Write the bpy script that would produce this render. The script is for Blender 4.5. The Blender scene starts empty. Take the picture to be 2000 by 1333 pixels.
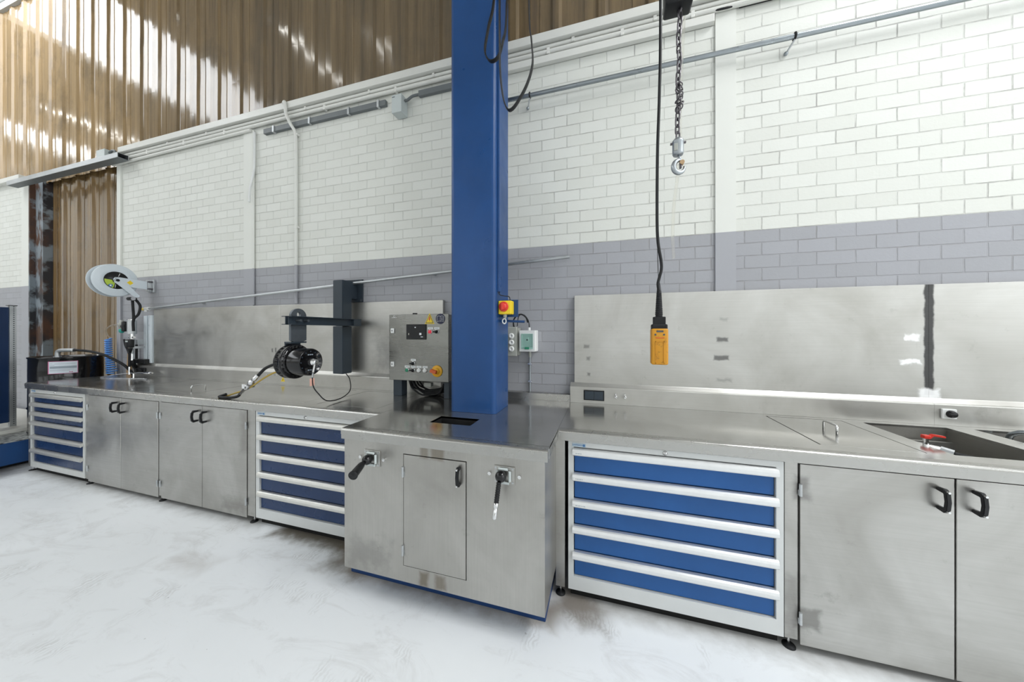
import bpy, bmesh, math, random
from mathutils import Vector, Matrix
random.seed(4)
PI = math.pi
S = bpy.context.scene
COL = S.collection
# ---------------------------------------------------------------- materials
class NT:
    def __init__(s, name):
        s.m = bpy.data.materials.new(name); s.m.use_nodes = True
        s.t = s.m.node_tree; s.n = s.t.nodes; s.l = s.t.links
        s.b = next(x for x in s.n if x.type == 'BSDF_PRINCIPLED')
        s._pos = None
    def put(s, sock, v):
        if hasattr(v, 'links') or hasattr(v, 'is_output'): s.l.new(v, sock)
        elif isinstance(v, (tuple, list)):
            sock.default_value = (*v, 1.0) if (len(v) == 3 and len(sock.default_value) == 4) else v
        else: sock.default_value = v
    def pos(s):
        if s._pos is None: s._pos = s.n.new('ShaderNodeNewGeometry').outputs['Position']
        return s._pos
    def xyz(s):
        if not hasattr(s, '_xyz'):
            q = s.n.new('ShaderNodeSeparateXYZ'); s.l.new(s.pos(), q.inputs[0]); s._xyz = q.outputs
        return s._xyz
    def vec(s, scale=(1, 1, 1), off=(0, 0, 0)):
        q = s.n.new('ShaderNodeMapping'); s.l.new(s.pos(), q.inputs[0])
        q.inputs['Scale'].default_value = scale; q.inputs['Location'].default_value = off
        return q.outputs[0]
    def noise(s, scale=5, detail=3, vscale=(1, 1, 1), rough=0.55, off=(0, 0, 0), dist=0):
        q = s.n.new('ShaderNodeTexNoise'); s.l.new(s.vec(vscale, off), q.inputs['Vector'])
        q.inputs['Scale'].default_value = scale; q.inputs['Detail'].default_value = detail
        q.inputs['Roughness'].default_value = rough; q.inputs['Distortion'].default_value = dist
        return q.outputs['Fac']
    def math(s, op, a, b=0.0, c=None, clamp=False):
        q = s.n.new('ShaderNodeMath'); q.operation = op; q.use_clamp = clamp
        s.put(q.inputs[0], a); s.put(q.inputs[1], b)
        if c is not None: s.put(q.inputs[2], c)
        return q.outputs[0]
    def rng(s, v, a, b, c=0.0, d=1.0, smooth=False):
        q = s.n.new('ShaderNodeMapRange'); s.put(q.inputs[0], v)
        if smooth: q.interpolation_type = 'SMOOTHSTEP'
        for i, k in enumerate((a, b, c, d)): q.inputs[i + 1].default_value = k
        return q.outputs[0]
    def mix(s, f, a, b, mode='MIX'):
        q = s.n.new('ShaderNodeMix'); q.data_type = 'RGBA'; q.blend_type = mode
        s.put(q.inputs['Factor'], f); s.put(q.inputs['A'], a) if False else s.put(q.inputs[6], a); s.put(q.inputs[7], b)
        return q.outputs[2]
    def bump(s, h, strength=0.3, dist=0.01):
        q = s.n.new('ShaderNodeBump'); q.inputs['Strength'].default_value = strength
        q.inputs['Distance'].default_value = dist; s.l.new(h, q.inputs['Height'])
        s.l.new(q.outputs[0], s.b.inputs['Normal']); return q.outputs[0]
    def set(s, **k):
        names = dict(col='Base Color', rough='Roughness', metal='Metallic', coat='Coat Weight', coatr='Coat Roughness',
                     trans='Transmission Weight', ior='IOR', alpha='Alpha', emi='Emission Color', emis='Emission Strength', spec='Specular IOR Level')
        for a, v in k.items(): s.put(s.b.inputs[names[a]], v)
        return s.m
    def blot(s, x0, x1, z0, z1, soft=0.02, wob=0.03, axis='xz', nscale=18):
        """value 1 inside a ragged rectangle (a stain, weld smear or scuff with its own shape)"""
        X = s.xyz()[0]; Z = s.xyz()[2] if axis == 'xz' else s.xyz()[1]
        w = s.math('MULTIPLY', s.math('SUBTRACT', s.noise(nscale, 4), 0.5), wob * 2.5)
        X = s.math('ADD', X, w); Z = s.math('ADD', Z, w)
        dx = s.math('SUBTRACT', s.math('ABSOLUTE', s.math('SUBTRACT', X, (x0 + x1) / 2)), (x1 - x0) / 2)
        dz = s.math('SUBTRACT', s.math('ABSOLUTE', s.math('SUBTRACT', Z, (z0 + z1) / 2)), (z1 - z0) / 2)
        return s.rng(s.math('MAXIMUM', dx, dz), -soft, soft, 1, 0, True)

def plain(name, col, rough=0.5, metal=0.0, var=0.08, coat=0.0, nscale=9, bump=0.0):
    t = NT(name)
    if max(col) < 0.03: t.set(spec=0.3)
    n = t.noise(nscale, 4)
    lo = tuple(c * (1 - var) for c in col); hi = tuple(min(1, c * (1 + var)) for c in col)
    t.set(col=t.mix(n, lo, hi), rough=t.rng(t.noise(nscale * 2.3, 3), 0.3, 0.7, max(0.02, rough - 0.06), min(1, rough + 0.06)), metal=metal, coat=coat)
    if bump: t.bump(t.noise(220, 3), bump, 0.002)
    return t.m

def steel(name, lo=(0.42, 0.42, 0.40), hi=(0.58, 0.58, 0.57), rough=(0.26, 0.42), brush='x', blots=(), smear=0.5):
    t = NT(name)
    vs = {'x': (0.8, 30, 30), 'z': (30, 30, 0.8), 'y': (30, 0.8, 30)}[brush]
    big = t.noise(1.7, 5, rough=0.6, dist=0.6)
    streak = t.noise(4, 4, vs)
    c = t.mix(t.rng(big, 0.3, 0.7), lo, hi)
    c = t.mix(t.rng(streak, 0.35, 0.75, 0, 0.10), c, tuple(x * 0.8 for x in lo))
    spots = t.rng(t.noise(9, 5, rough=0.7, off=(3, 1, 2)), 0.62, 0.78, 0, smear)
    c = t.mix(spots, c, (0.22, 0.21, 0.19))
    r = t.math('ADD', t.rng(big, 0.3, 0.7, rough[0], rough[1]), t.rng(streak, 0.3, 0.7, -0.03, 0.05))
    mt = 1.0
    for k, (x0, x1, z0, z1, colr, amt, soft, wob, ax) in enumerate(blots):
        b = t.math('MULTIPLY', t.blot(x0, x1, z0, z1, soft, wob, ax), amt)
        c = t.mix(b, c, colr); r = t.math('ADD', r, t.math('MULTIPLY', b, 0.18), clamp=True)
    t.set(col=c, rough=r, metal=0.92)
    return t.m

def wall_mat(name, brick=True):
    t = NT(name)
    X, Y, Z = t.xyz()
    white = (0.69, 0.70, 0.655); grey = (0.345, 0.35, 0.375)
    band = t.math('LESS_THAN', Z, 2.22)
    base = t.mix(band, white, grey)
    base = t.mix(t.rng(t.noise(0.9, 4), 0.35, 0.7, 0, 0.13), base, t.mix(band, (0.58, 0.58, 0.53), (0.285, 0.29, 0.305)))
    if brick:
        q = t.n.new('ShaderNodeTexBrick'); q.offset = 0.5; q.squash = 1.0
        v = t.n.new('ShaderNodeCombineXYZ')
        wob = t.math('MULTIPLY', t.math('SUBTRACT', t.noise(14, 2), 0.5), 0.006)
        wob2 = t.math('MULTIPLY', t.math('SUBTRACT', t.noise(11, 2, off=(5, 5, 5)), 0.5), 0.006)
        t.put(v.inputs[0], t.math('ADD', t.math('ADD', X, wob), 20 * 0.206 - 1.036 + 0.103 - 0.0515 * 0))
        t.put(v.inputs[1], t.math('ADD', t.math('ADD', Z, wob2), 0.088 * 30 - 2.22))
        t.l.new(v.outputs[0], q.inputs['Vector'])
        for k, val in (('Scale', 1.0), ('Mortar Size', 0.0042), ('Mortar Smooth', 0.35), ('Bias', 0.0), ('Brick Width', 0.206), ('Row Height', 0.088)):
            q.inputs[k].default_value = val
        q.inputs['Color1'].default_value = (1, 1, 1, 1); q.inputs['Color2'].default_value = (0.93, 0.93, 0.92, 1)
        q.inputs['Mortar'].default_value = (0.92, 0.92, 0.915, 1)
        base = t.mix(1.0, base, q.outputs['Color'], 'MULTIPLY')
        # open cracks and grime in some of the joints
        crack = t.math('MULTIPLY', t.rng(q.outputs['Fac'], 0.3, 0.9), t.math('MULTIPLY', t.rng(t.noise(3.2, 5, rough=0.7), 0.46, 0.66, 0.06, 0.65), t.rng(X, -1.6, 0.2, 0.45, 1.0)))
        base = t.mix(crack, base, (0.22, 0.21, 0.20))
        h = t.math('ADD', t.math('MULTIPLY', q.outputs['Fac'], -1.0), t.math('MULTIPLY', t.noise(55, 4), 0.22))
        t.bump(h, 0.75, 0.006)
    else:
        t.bump(t.noise(40, 4), 0.12, 0.004)
    t.set(col=base, rough=0.55)
    return t.m

M = {}
M['brick'] = wall_mat('painted_brick'); M['paint'] = wall_mat('painted_concrete', False)
M['steel_front'] = steel('brushed_steel_front', rough=(0.30, 0.46), brush='x', smear=0.45,
    lo=(0.34, 0.33, 0.305), hi=(0.54, 0.535, 0.515), blots=(
    (0.86, 0.915, 0.72, 0.83, (0.17, 0.165, 0.16), 0.6, 0.02, 0.02, 'xz'), (0.86, 0.955, 0.115, 0.215, (0.17, 0.165, 0.155), 0.6, 0.015, 0.02, 'xz'),
    (-3.0, -2.74, 0.06, 0.16, (0.17, 0.16, 0.14), 0.45, 0.05, 0.05, 'xz'), (-2.80, -2.72, 0.55, 0.88, (0.2, 0.19, 0.17), 0.4, 0.04, 0.03, 'xz'), (0.815, 0.88, 0.05, 0.35, (0.2, 0.19, 0.18), 0.45, 0.03, 0.03, 'xz')))
M['steel_ped'] = steel('brushed_steel_pedestal', rough=(0.30, 0.46), brush='z', smear=0.5, lo=(0.33, 0.32, 0.295), hi=(0.50, 0.49, 0.465), blots=(
    (-0.95, -0.90, 0.84, 0.93, (0.16, 0.13, 0.09), 0.55, 0.012, 0.008, 'xz'), (-0.885, -0.81, 0.84, 0.93, (0.17, 0.14, 0.10), 0.6, 0.012, 0.008, 'xz'),
    (-0.95, -0.90, 0.16, 0.235, (0.16, 0.13, 0.09), 0.7, 0.015, 0.012, 'xz'), (-0.86, -0.80, 0.16, 0.235, (0.16, 0.13, 0.09), 0.6, 0.015, 0.012, 'xz'),
    (-1.40, -1.15, 0.20, 0.33, (0.20, 0.20, 0.19), 0.35, 0.06, 0.09, 'xz')))
M['steel_top'] = steel('worktop_steel', rough=(0.09, 0.21), brush='x', smear=0.35, lo=(0.42, 0.415, 0.39), hi=(0.58, 0.575, 0.555))
M['steel_edge'] = plain('worktop_edge_steel', (0.42, 0.415, 0.395), 0.27, 0.92, 0.05, nscale=3)
D = (0.09, 0.09, 0.09); Wt = (0.95, 0.95, 0.95)
M['steel_splash'] = steel('splash_steel', rough=(0.30, 0.46), brush='x', smear=0.4, lo=(0.40, 0.39, 0.36), hi=(0.57, 0.565, 0.54), blots=(
    (1.856, 1.900, 1.13, 1.84, (0.07, 0.07, 0.07), 0.95, 0.006, 0.008, 'xz'), (0.75, 0.82, 1.442, 1.470, D, 0.75, 0.008, 0.010, 'xz'),
    (0.735, 0.825, 1.314, 1.344, D, 0.75, 0.008, 0.010, 'xz'), (0.75, 0.85, 1.165, 1.18, D, 0.35, 0.012, 0.02, 'xz'),
    (0.77, 0.82, 1.595, 1.61, D, 0.3, 0.012, 0.02, 'xz'), (-0.165, -0.125, 1.385, 1.41, D, 0.5, 0.008, 0.012, 'xz'),
    (-0.145, -0.12, 1.29, 1.315, D, 0.5, 0.008, 0.012, 'xz'), (-0.145, -0.12, 1.165, 1.185, D, 0.6, 0.008, 0.012, 'xz'),
    (1.835, 1.925, 1.105, 1.165, Wt, 0.9, 0.012, 0.02, 'xz'), (1.765, 1.835, 1.462, 1.492, Wt, 0.9, 0.010, 0.025, 'xz'), (1.75, 1.84, 1.31, 1.345, Wt, 0.9, 0.010, 0.03, 'xz'),
    (-3.47, -3.45, 1.29, 1.33, D, 0.7, 0.006, 0.012, 'xz'), (-3.42, -3.40, 1.29, 1.34, D, 0.7, 0.006, 0.012, 'xz'),
    (-2.1, -1.85, 1.15, 1.45, D, 0.35, 0.12, 0.10, 'xz')))
M['steel_dark'] = steel('sink_steel', rough=(0.35, 0.5), brush='y', lo=(0.26, 0.25, 0.23), hi=(0.40, 0.39, 0.36))
M['steel_box'] = steel('control_box_steel', rough=(0.20, 0.32), brush='x', lo=(0.20, 0.20, 0.185), hi=(0.29, 0.29, 0.27), smear=0.15)
M['galv'] = steel('galvanised', rough=(0.35, 0.55), brush='x', lo=(0.38, 0.40, 0.41), hi=(0.62, 0.64, 0.65), smear=0.3)
M['chrome'] = plain('polished_metal', (0.72, 0.72, 0.72), 0.18, 1.0, 0.05)
M['darkgalv'] = plain('dark_galvanised_pipe', (0.30, 0.33, 0.35), 0.32, 0.9, 0.15)
M['alu'] = plain('aluminium_bar', (0.66, 0.655, 0.62), 0.38, 0.75, 0.10, nscale=25)
M['alu_bright'] = plain('aluminium_bar_clean', (0.74, 0.75, 0.75), 0.36, 0.7, 0.07, nscale=25)
M['greyp'] = plain('light_grey_enamel', (0.60, 0.615, 0.61), 0.42, 0.0, 0.05, bump=0.03)
M['warmgreyp'] = plain('cream_grey_enamel', (0.55, 0.56, 0.545), 0.42, 0.0, 0.06, bump=0.03)
def enamel(name, col, rough, scuff=0.25, coat=0.3):
    t = NT(name)
    c = t.mix(t.rng(t.noise(2.5, 4), 0.3, 0.7), tuple(x * 0.88 for x in col), tuple(x * 1.1 for x in col))
    sc = t.rng(t.noise(16, 5, rough=0.75), 0.63, 0.72, 0, scuff)
    c = t.mix(sc, c, tuple(x * 0.45 + 0.01 for x in col))
    t.set(col=c, rough=t.rng(t.noise(6, 3), 0.3, 0.7, rough - 0.05, rough + 0.08), spec=0.36)
    return t.m
M['drawer_blue'] = enamel('blue_drawer_enamel', (0.015, 0.090, 0.285), 0.36, 0.12)
M['drawer_navy'] = enamel('navy_drawer_enamel', (0.011, 0.034, 0.105), 0.28, 0.08)
M['col_blue'] = enamel('blue_column_paint', (0.010, 0.056, 0.185), 0.32, 0.0)
M['plinth_blue'] = enamel('blue_plinth_paint', (0.012, 0.045, 0.15), 0.4, 0.4)
M['rack_blue'] = enamel('dark_blue_panel', (0.004, 0.022, 0.075), 0.4, 0.0)
M['deck_blue'] = enamel('blue_platform_paint', (0.012, 0.052, 0.16), 0.35, 0.2)
M['black'] = plain('black_plastic', (0.010, 0.0105, 0.0115), 0.42, 0.0, 0.2)
M['rubber'] = plain('black_rubber', (0.010, 0.0105, 0.0115), 0.6, 0.0, 0.2)
M['gloss_black'] = plain('gloss_black_paint', (0.007, 0.007, 0.008), 0.16, 0.0, 0.2, coat=0.25)
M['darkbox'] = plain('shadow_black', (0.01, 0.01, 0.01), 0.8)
M['slate'] = enamel('slate_machine_paint', (0.030, 0.042, 0.055), 0.34, 0.3, 0.2)
M['slate_steel'] = plain('raw_dark_steel_plate', (0.11, 0.125, 0.14), 0.42, 0.6, 0.2, nscale=14)
M['white'] = plain('white_plastic', (0.74, 0.75, 0.74), 0.4, 0.0, 0.04)
M['pipe_white'] = plain('white_painted_pipe', (0.66, 0.66, 0.62), 0.4, 0.0, 0.05)
M['box_grey'] = plain('pale_grey_plastic', (0.50, 0.545, 0.54), 0.45, 0.0, 0.05)
M['beige'] = plain('grey_beige_plastic', (0.36, 0.37, 0.34), 0.5, 0.0, 0.12)
M['duct'] = plain('dark_grey_duct', (0.13, 0.145, 0.15), 0.5, 0.0, 0.08)
M['yellow'] = plain('yellow_plastic', (0.80, 0.58, 0.015), 0.4, 0.0, 0.06)
M['amber'] = NT('worn_amber_plastic'); _t = M['amber']
_c = _t.mix(_t.rng(_t.noise(45, 5, rough=0.8), 0.55, 0.68, 0, 0.75), (0.56, 0.25, 0.008), (0.10, 0.045, 0.008))
M['amber'] = _t.set(col=_c, rough=0.45)
M['red'] = plain('red_plastic', (0.62, 0.035, 0.02), 0.35, 0.0, 0.06)
M['orange_red'] = plain('orange_red_plastic', (0.62, 0.11, 0.02), 0.4, 0.0, 0.06)
M['rotary_yellow'] = plain('amber_yellow_disc', (0.78, 0.40, 0.01), 0.4)
M['greenb'] = plain('green_button', (0.02, 0.22, 0.12), 0.35)
M['green_knob'] = plain('teal_plastic', (0.02, 0.34, 0.28), 0.3)
M['reel_blue'] = plain('pale_blue_grey_enamel', (0.60, 0.66, 0.70), 0.32, 0.0, 0.03)
M['lime'] = plain('lime_sticker', (0.42, 0.56, 0.06), 0.5)
M['hose_blue'] = plain('blue_nylon', (0.10, 0.30, 0.72), 0.35)
M['hose_yellow'] = plain('yellow_hose', (0.40, 0.27, 0.03), 0.45)
M['pink'] = plain('pink_tag', (0.72, 0.40, 0.32), 0.6)
M['magenta'] = plain('magenta_print', (0.50, 0.12, 0.25), 0.6)
M['paper'] = plain('label_paper', (0.62, 0.68, 0.74), 0.6, 0, 0.04)
M['ink'] = plain('dark_ink', (0.06, 0.07, 0.08), 0.6)
M['greyink'] = plain('grey_ink', (0.28, 0.33, 0.38), 0.6)
M['logo_plate'] = plain('pale_blue_plate', (0.42, 0.52, 0.60), 0.4)
M['logo_ink'] = plain('blue_ink', (0.05, 0.16, 0.36), 0.5)
M['navy_sign'] = plain('navy_sign', (0.008, 0.010, 0.045), 0.4)
M['wood'] = plain('raw_plank', (0.42, 0.28, 0.15), 0.6, 0, 0.25)
M['cord'] = plain('black_cord', (0.010, 0.0105, 0.0115), 0.45)
M['chain'] = plain('dark_chain_steel', (0.16, 0.15, 0.16), 0.32, 0.9, 0.2)
M['hooksteel'] = plain('grey_hook_steel', (0.42, 0.45, 0.47), 0.35, 0.8, 0.12)
M['ceil'] = plain('ceiling_sheet', (0.42, 0.42, 0.40), 0.7)
M['hall'] = plain('hall_wall_paint', (0.72, 0.71, 0.68), 0.7)
t = NT('lit_screen'); t.set(col=(0.004, 0.005, 0.008), rough=0.12); M['screen'] = t.m
t = NT('clear_strap'); t.set(col=(0.93, 0.92, 0.88), rough=0.15, trans=0.92, ior=1.1); M['strap'] = t.m
t = NT('green_window'); t.set(col=(0.74, 0.95, 0.89), rough=0.05, trans=0.95, ior=1.05); M['greenglass'] = t.m
t = NT('clear_tube'); t.set(col=(0.9, 0.92, 0.95), rough=0.08, trans=0.8, ior=1.3); M['clear'] = t.m
# rusty jamb
t = NT('rusty_jamb_steel'); n1 = t.noise(3, 4, (1, 1, 0.6)); n2 = t.noise(3.5, 4, (3, 1, 1.0), off=(2, 0, 3), rough=0.6)
c = t.mix(t.rng(n1, 0.45, 0.6), (0.024, 0.024, 0.028), (0.085, 0.04, 0.022)); c = t.mix(t.rng(n2, 0.47, 0.56, 0, 0.9), c, (0.22, 0.26, 0.29))
M['jamb'] = t.set(col=c, rough=0.55, metal=0.2)
# floor: pale coated concrete with scuffs, boot marks and oily dirt at the cabinet feet
t = NT('pale_coated_floor')
c = t.mix(t.rng(t.noise(0.8, 5), 0.3, 0.7), (0.76, 0.785, 0.80), (0.83, 0.855, 0.875))
sc = t.rng(t.noise(2.2, 6, (1.0, 2.4, 1), rough=0.72, dist=1.2), 0.52, 0.72, 0, 0.38)
c = t.mix(sc, c, (0.47, 0.46, 0.45))
wv = t.n.new('ShaderNodeTexWave'); wv.inputs['Scale'].default_value = 15; wv.inputs['Distortion'].default_value = 14; wv.inputs['Detail'].default_value = 3
t.l.new(t.pos(), wv.inputs['Vector'])
boots = t.math('MULTIPLY', t.rng(t.noise(3.4, 3, off=(7, 2, 0)), 0.57, 0.66), t.rng(wv.outputs['Fac'], 0.4, 0.75))
c = t.mix(t.math('MULTIPLY', boots, 0.26), c, (0.36, 0.35, 0.33))
c = t.mix(t.rng(t.noise(30, 2, off=(1, 9, 0)), 0.76, 0.79, 0, 0.5), c, (0.1, 0.09, 0.08))
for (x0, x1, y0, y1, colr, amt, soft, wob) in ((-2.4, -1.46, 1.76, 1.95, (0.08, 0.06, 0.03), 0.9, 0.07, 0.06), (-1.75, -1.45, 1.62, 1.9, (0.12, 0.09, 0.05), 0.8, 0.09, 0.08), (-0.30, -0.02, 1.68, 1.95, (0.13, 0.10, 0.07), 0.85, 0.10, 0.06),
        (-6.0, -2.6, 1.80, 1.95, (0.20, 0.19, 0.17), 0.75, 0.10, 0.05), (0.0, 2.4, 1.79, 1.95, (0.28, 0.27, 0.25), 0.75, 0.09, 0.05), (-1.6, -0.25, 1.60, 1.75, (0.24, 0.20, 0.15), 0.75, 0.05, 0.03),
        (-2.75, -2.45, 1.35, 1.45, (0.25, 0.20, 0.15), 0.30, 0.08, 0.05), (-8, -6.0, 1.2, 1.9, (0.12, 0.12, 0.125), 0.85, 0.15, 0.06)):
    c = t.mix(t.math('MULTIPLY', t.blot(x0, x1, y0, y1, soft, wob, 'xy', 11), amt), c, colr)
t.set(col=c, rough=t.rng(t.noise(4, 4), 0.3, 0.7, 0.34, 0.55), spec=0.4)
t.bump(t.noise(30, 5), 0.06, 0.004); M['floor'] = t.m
# brown glossy corrugated translucent sheeting
t = NT('brown_corrugated_sheet')
st = t.noise(3.2, 6, (3.6, 1, 0.14), rough=0.68); blot = t.noise(2.2, 5, (1, 1, 0.8), off=(4, 0, 1), rough=0.65)
X = t.xyz()[0]
tone = t.n.new('ShaderNodeTexWhiteNoise'); tone.noise_dimensions = '1D'
t.put(tone.inputs['W'], t.math('FLOOR', t.math('DIVIDE', X, 0.185)))
c = t.mix(t.rng(st, 0.32, 0.68), (0.11, 0.066, 0.026), (0.40, 0.265, 0.12))
c = t.mix(t.rng(tone.outputs['Value'], 0, 1, 0, 0.28), c, (0.10, 0.075, 0.045))
pale_left = t.math('MULTIPLY', t.rng(X, -9.0, -4.0, 0.55, 0.0), t.rng(t.xyz()[2], 3.8, 4.2, 0, 1))  # sheet colour set paler towards the upper left
c = t.mix(pale_left, c, (0.52, 0.37, 0.20))
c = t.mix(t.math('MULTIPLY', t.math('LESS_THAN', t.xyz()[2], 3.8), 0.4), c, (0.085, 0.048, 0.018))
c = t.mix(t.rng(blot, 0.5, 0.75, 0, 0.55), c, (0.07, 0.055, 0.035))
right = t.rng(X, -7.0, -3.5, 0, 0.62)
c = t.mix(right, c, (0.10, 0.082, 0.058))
fine = t.rng(t.noise(6, 4, (3, 1, 14), rough=0.7), 0.62, 0.72, 0, 0.4)
c = t.mix(fine, c, (0.05, 0.04, 0.03))
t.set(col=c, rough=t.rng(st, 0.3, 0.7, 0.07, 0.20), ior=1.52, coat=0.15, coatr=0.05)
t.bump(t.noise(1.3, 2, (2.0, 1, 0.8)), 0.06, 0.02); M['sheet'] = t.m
t = NT('grating_steel'); ck = t.n.new('ShaderNodeTexVoronoi'); ck.inputs['Scale'].default_value = 26; t.l.new(t.pos(), ck.inputs['Vector'])
t.set(col=t.mix(t.rng(ck.outputs['Distance'], 0.2, 0.6), (0.03, 0.03, 0.03), (0.5, 0.52, 0.5)), rough=0.4, metal=0.6); M['grating'] = t.m
def lamp_mat(name, col, e):
    t = NT(name); t.set(col=(0.8, 0.8, 0.8), emi=col, emis=e); return t.m
M['pane'] = plain('window_glazing', (0.85, 0.88, 0.9), 0.2)
M['tube'] = lamp_mat('lit_tube', (1.0, 0.98, 0.92), 45.0)
t = NT('lit_red_lamp'); t.set(col=(0.6, 0.03, 0.05), emi=(1.0, 0.06, 0.10), emis=0.9, rough=0.4); M['redlamp'] = t.m; M['glyph'] = lamp_mat('screen_glyph', (0.35, 0.42, 0.55), 0.35)
M['glyph_y'] = lamp_mat('screen_glyph_yellow', (0.9, 0.75, 0.3), 0.7)

# ---------------------------------------------------------------- mesh builder
WORLD = {}
class MB:
    def __init__(s): s.bm = bmesh.new(); s.mats = []
    def mi(s, m):
        m = M[m] if isinstance(m, str) else m
        if m not in s.mats: s.mats.append(m)
        return s.mats.index(m)
    def merge(s, t, mat, smooth=False):
        i = s.mi(mat)
        for f in t.faces: f.material_index = i; f.smooth = smooth
        me = bpy.data.meshes.new('tmp'); t.to_mesh(me); t.free(); s.bm.from_mesh(me); bpy.data.meshes.remove(me)
        return s
    def box(s, x0, x1, y0, y1, z0, z1, mat, bev=0.0, seg=2, rot=None, piv=None):
        t = bmesh.new(); bmesh.ops.create_cube(t, size=1)
        for v in t.verts: v.co = Vector(((x0 + x1) / 2 + v.co.x * (x1 - x0), (y0 + y1) / 2 + v.co.y * (y1 - y0), (z0 + z1) / 2 + v.co.z * (z1 - z0)))
        if bev: bmesh.ops.bevel(t, geom=t.edges[:], offset=bev, segments=seg, affect='EDGES', profile=0.5)
        if rot is not None:
            p = Vector(piv) if piv else Vector(((x0 + x1) / 2, (y0 + y1) / 2, (z0 + z1) / 2))
            bmesh.ops.transform(t, matrix=Matrix.Translation(p) @ rot @ Matrix.Translation(-p), verts=t.verts)
        return s.merge(t, mat, bool(bev) and bev > 0.006)
    def cyl(s, p0, p1, r0, mat, r1=None, n=24, bev=0.0):
        p0 = Vector(p0); p1 = Vector(p1); d = p1 - p0; r1 = r0 if r1 is None else r1
        t = bmesh.new(); bmesh.ops.create_cone(t, cap_ends=True, segments=n, radius1=r0, radius2=r1, depth=d.length)
        if bev:
            es = [e for e in t.edges if len(e.link_faces) == 2 and any(len(f.verts) > 4 for f in e.link_faces)]
            bmesh.ops.bevel(t, geom=es, offset=bev, segments=2, affect='EDGES')
        bmesh.ops.transform(t, matrix=Matrix.Translation((p0 + p1) / 2) @ d.to_track_quat('Z', 'Y').to_matrix().to_4x4(), verts=t.verts)
        i = s.mi(mat)
        s.merge(t, mat, False)
        for f in s.bm.faces[-0:]: pass
        return s
    def lathe(s, prof, org, axis, mat, n=36, smooth=True):
        """prof: (radius, height along axis)"""
        t = bmesh.new(); rings = []
        for r, h in prof:
            if r < 1e-6: rings.append([t.verts.new((0, 0, h))])
            else: rings.append([t.verts.new((r * math.cos(2 * PI * k / n), r * math.sin(2 * PI * k / n), h)) for k in range(n)])
        for a, b in zip(rings, rings[1:]):
            for k in range(n):
                q = [a[k % len(a)], a[(k + 1) % len(a)], b[(k + 1) % len(b)], b[k % len(b)]]
                u = []
                for v in q:
                    if v not in u: u.append(v)
                if len(u) > 2:
                    try: t.faces.new(u)
                    except ValueError: pass
        bmesh.ops.recalc_face_normals(t, faces=t.faces)
        bmesh.ops.transform(t, matrix=Matrix.Translation(org) @ Vector(axis).to_track_quat('Z', 'Y').to_matrix().to_4x4(), verts=t.verts)
        return s.merge(t, mat, smooth)
    def sphere(s, c, r, mat, sc=(1, 1, 1), n=20):
        t = bmesh.new(); bmesh.ops.create_uvsphere(t, u_segments=n, v_segments=n // 2, radius=r)
        for v in t.verts: v.co = Vector(c) + Vector((v.co.x * sc[0], v.co.y * sc[1], v.co.z * sc[2]))
        return s.merge(t, mat, True)
    def prism(s, poly, plane, a, b, mat, bev=0.0, smooth=False):
        """poly of 2D points in 'xz','yz' or 'xy', extruded along the third axis from a to b"""
        f = {'xz': lambda p, d: (p[0], d, p[1]), 'yz': lambda p, d: (d, p[0], p[1]), 'xy': lambda p, d: (p[0], p[1], d)}[plane]
        t = bmesh.new(); A = [t.verts.new(f(p, a)) for p in poly]; B = [t.verts.new(f(p, b)) for p in poly]
        t.faces.new(A); t.faces.new(B[::-1])
        for k in range(len(poly)):
            j = (k + 1) % len(poly); t.faces.new((A[k], B[k], B[j], A[j]))
        bmesh.ops.recalc_face_normals(t, faces=t.faces)
        if bev: bmesh.ops.bevel(t, geom=t.edges[:], offset=bev, segments=2, affect='EDGES')
        return s.merge(t, mat, smooth)
    def sweep(s, pts, mat, r=0.01, n=10, smooth_path=0, flat=None, closed=False, up=None):
        pts = [Vector(p) for p in pts]
        if smooth_path: pts = catmull(pts, smooth_path, closed)
        t = bmesh.new(); rings = []; N = len(pts); prev = None
        for k, p in enumerate(pts):
            if closed: d = pts[(k + 1) % N] - pts[k - 1]
            else: d = pts[min(k + 1, N - 1)] - pts[max(k - 1, 0)]
            d.normalize()
            if prev is None:
                u = Vector(up) if up else (Vector((0, 0, 1)) if abs(d.z) < 0.9 else Vector((0, 1, 0)))
            else: u = Vector(up) if up else prev
            u = (u - d * u.dot(d)).normalized(); w = d.cross(u); prev = u
            ra, rb = (r, r) if flat is None else flat
            rr = r(k / max(1, N - 1)) if callable(r) else None
            if rr: ra = rb = rr
            rings.append([t.verts.new(p + u * (ra * math.cos(2 * PI * j / n)) + w * (rb * math.sin(2 * PI * j / n))) for j in range(n)])
        for a, b in zip(rings, rings[1:] + ([rings[0]] if closed else [])):
            for j in range(n): t.faces.new((a[j], a[(j + 1) % n], b[(j + 1) % n], b[j]))
        if not closed: t.faces.new(rings[0][::-1]); t.faces.new(rings[-1])
        bmesh.ops.recalc_face_normals(t, faces=t.faces)
        return s.merge(t, mat, True)
    def torus(s, c, R, r, axis, mat, n=24, m=10, sc=(1, 1)):
        q = Vector(axis).to_track_quat('Z', 'Y').to_matrix()
        return s.sweep([Vector(c) + q @ Vector((R * sc[0] * math.cos(2 * PI * k / n), R * sc[1] * math.sin(2 * PI * k / n), 0)) for k in range(n)], mat, r, m, closed=True)
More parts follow.
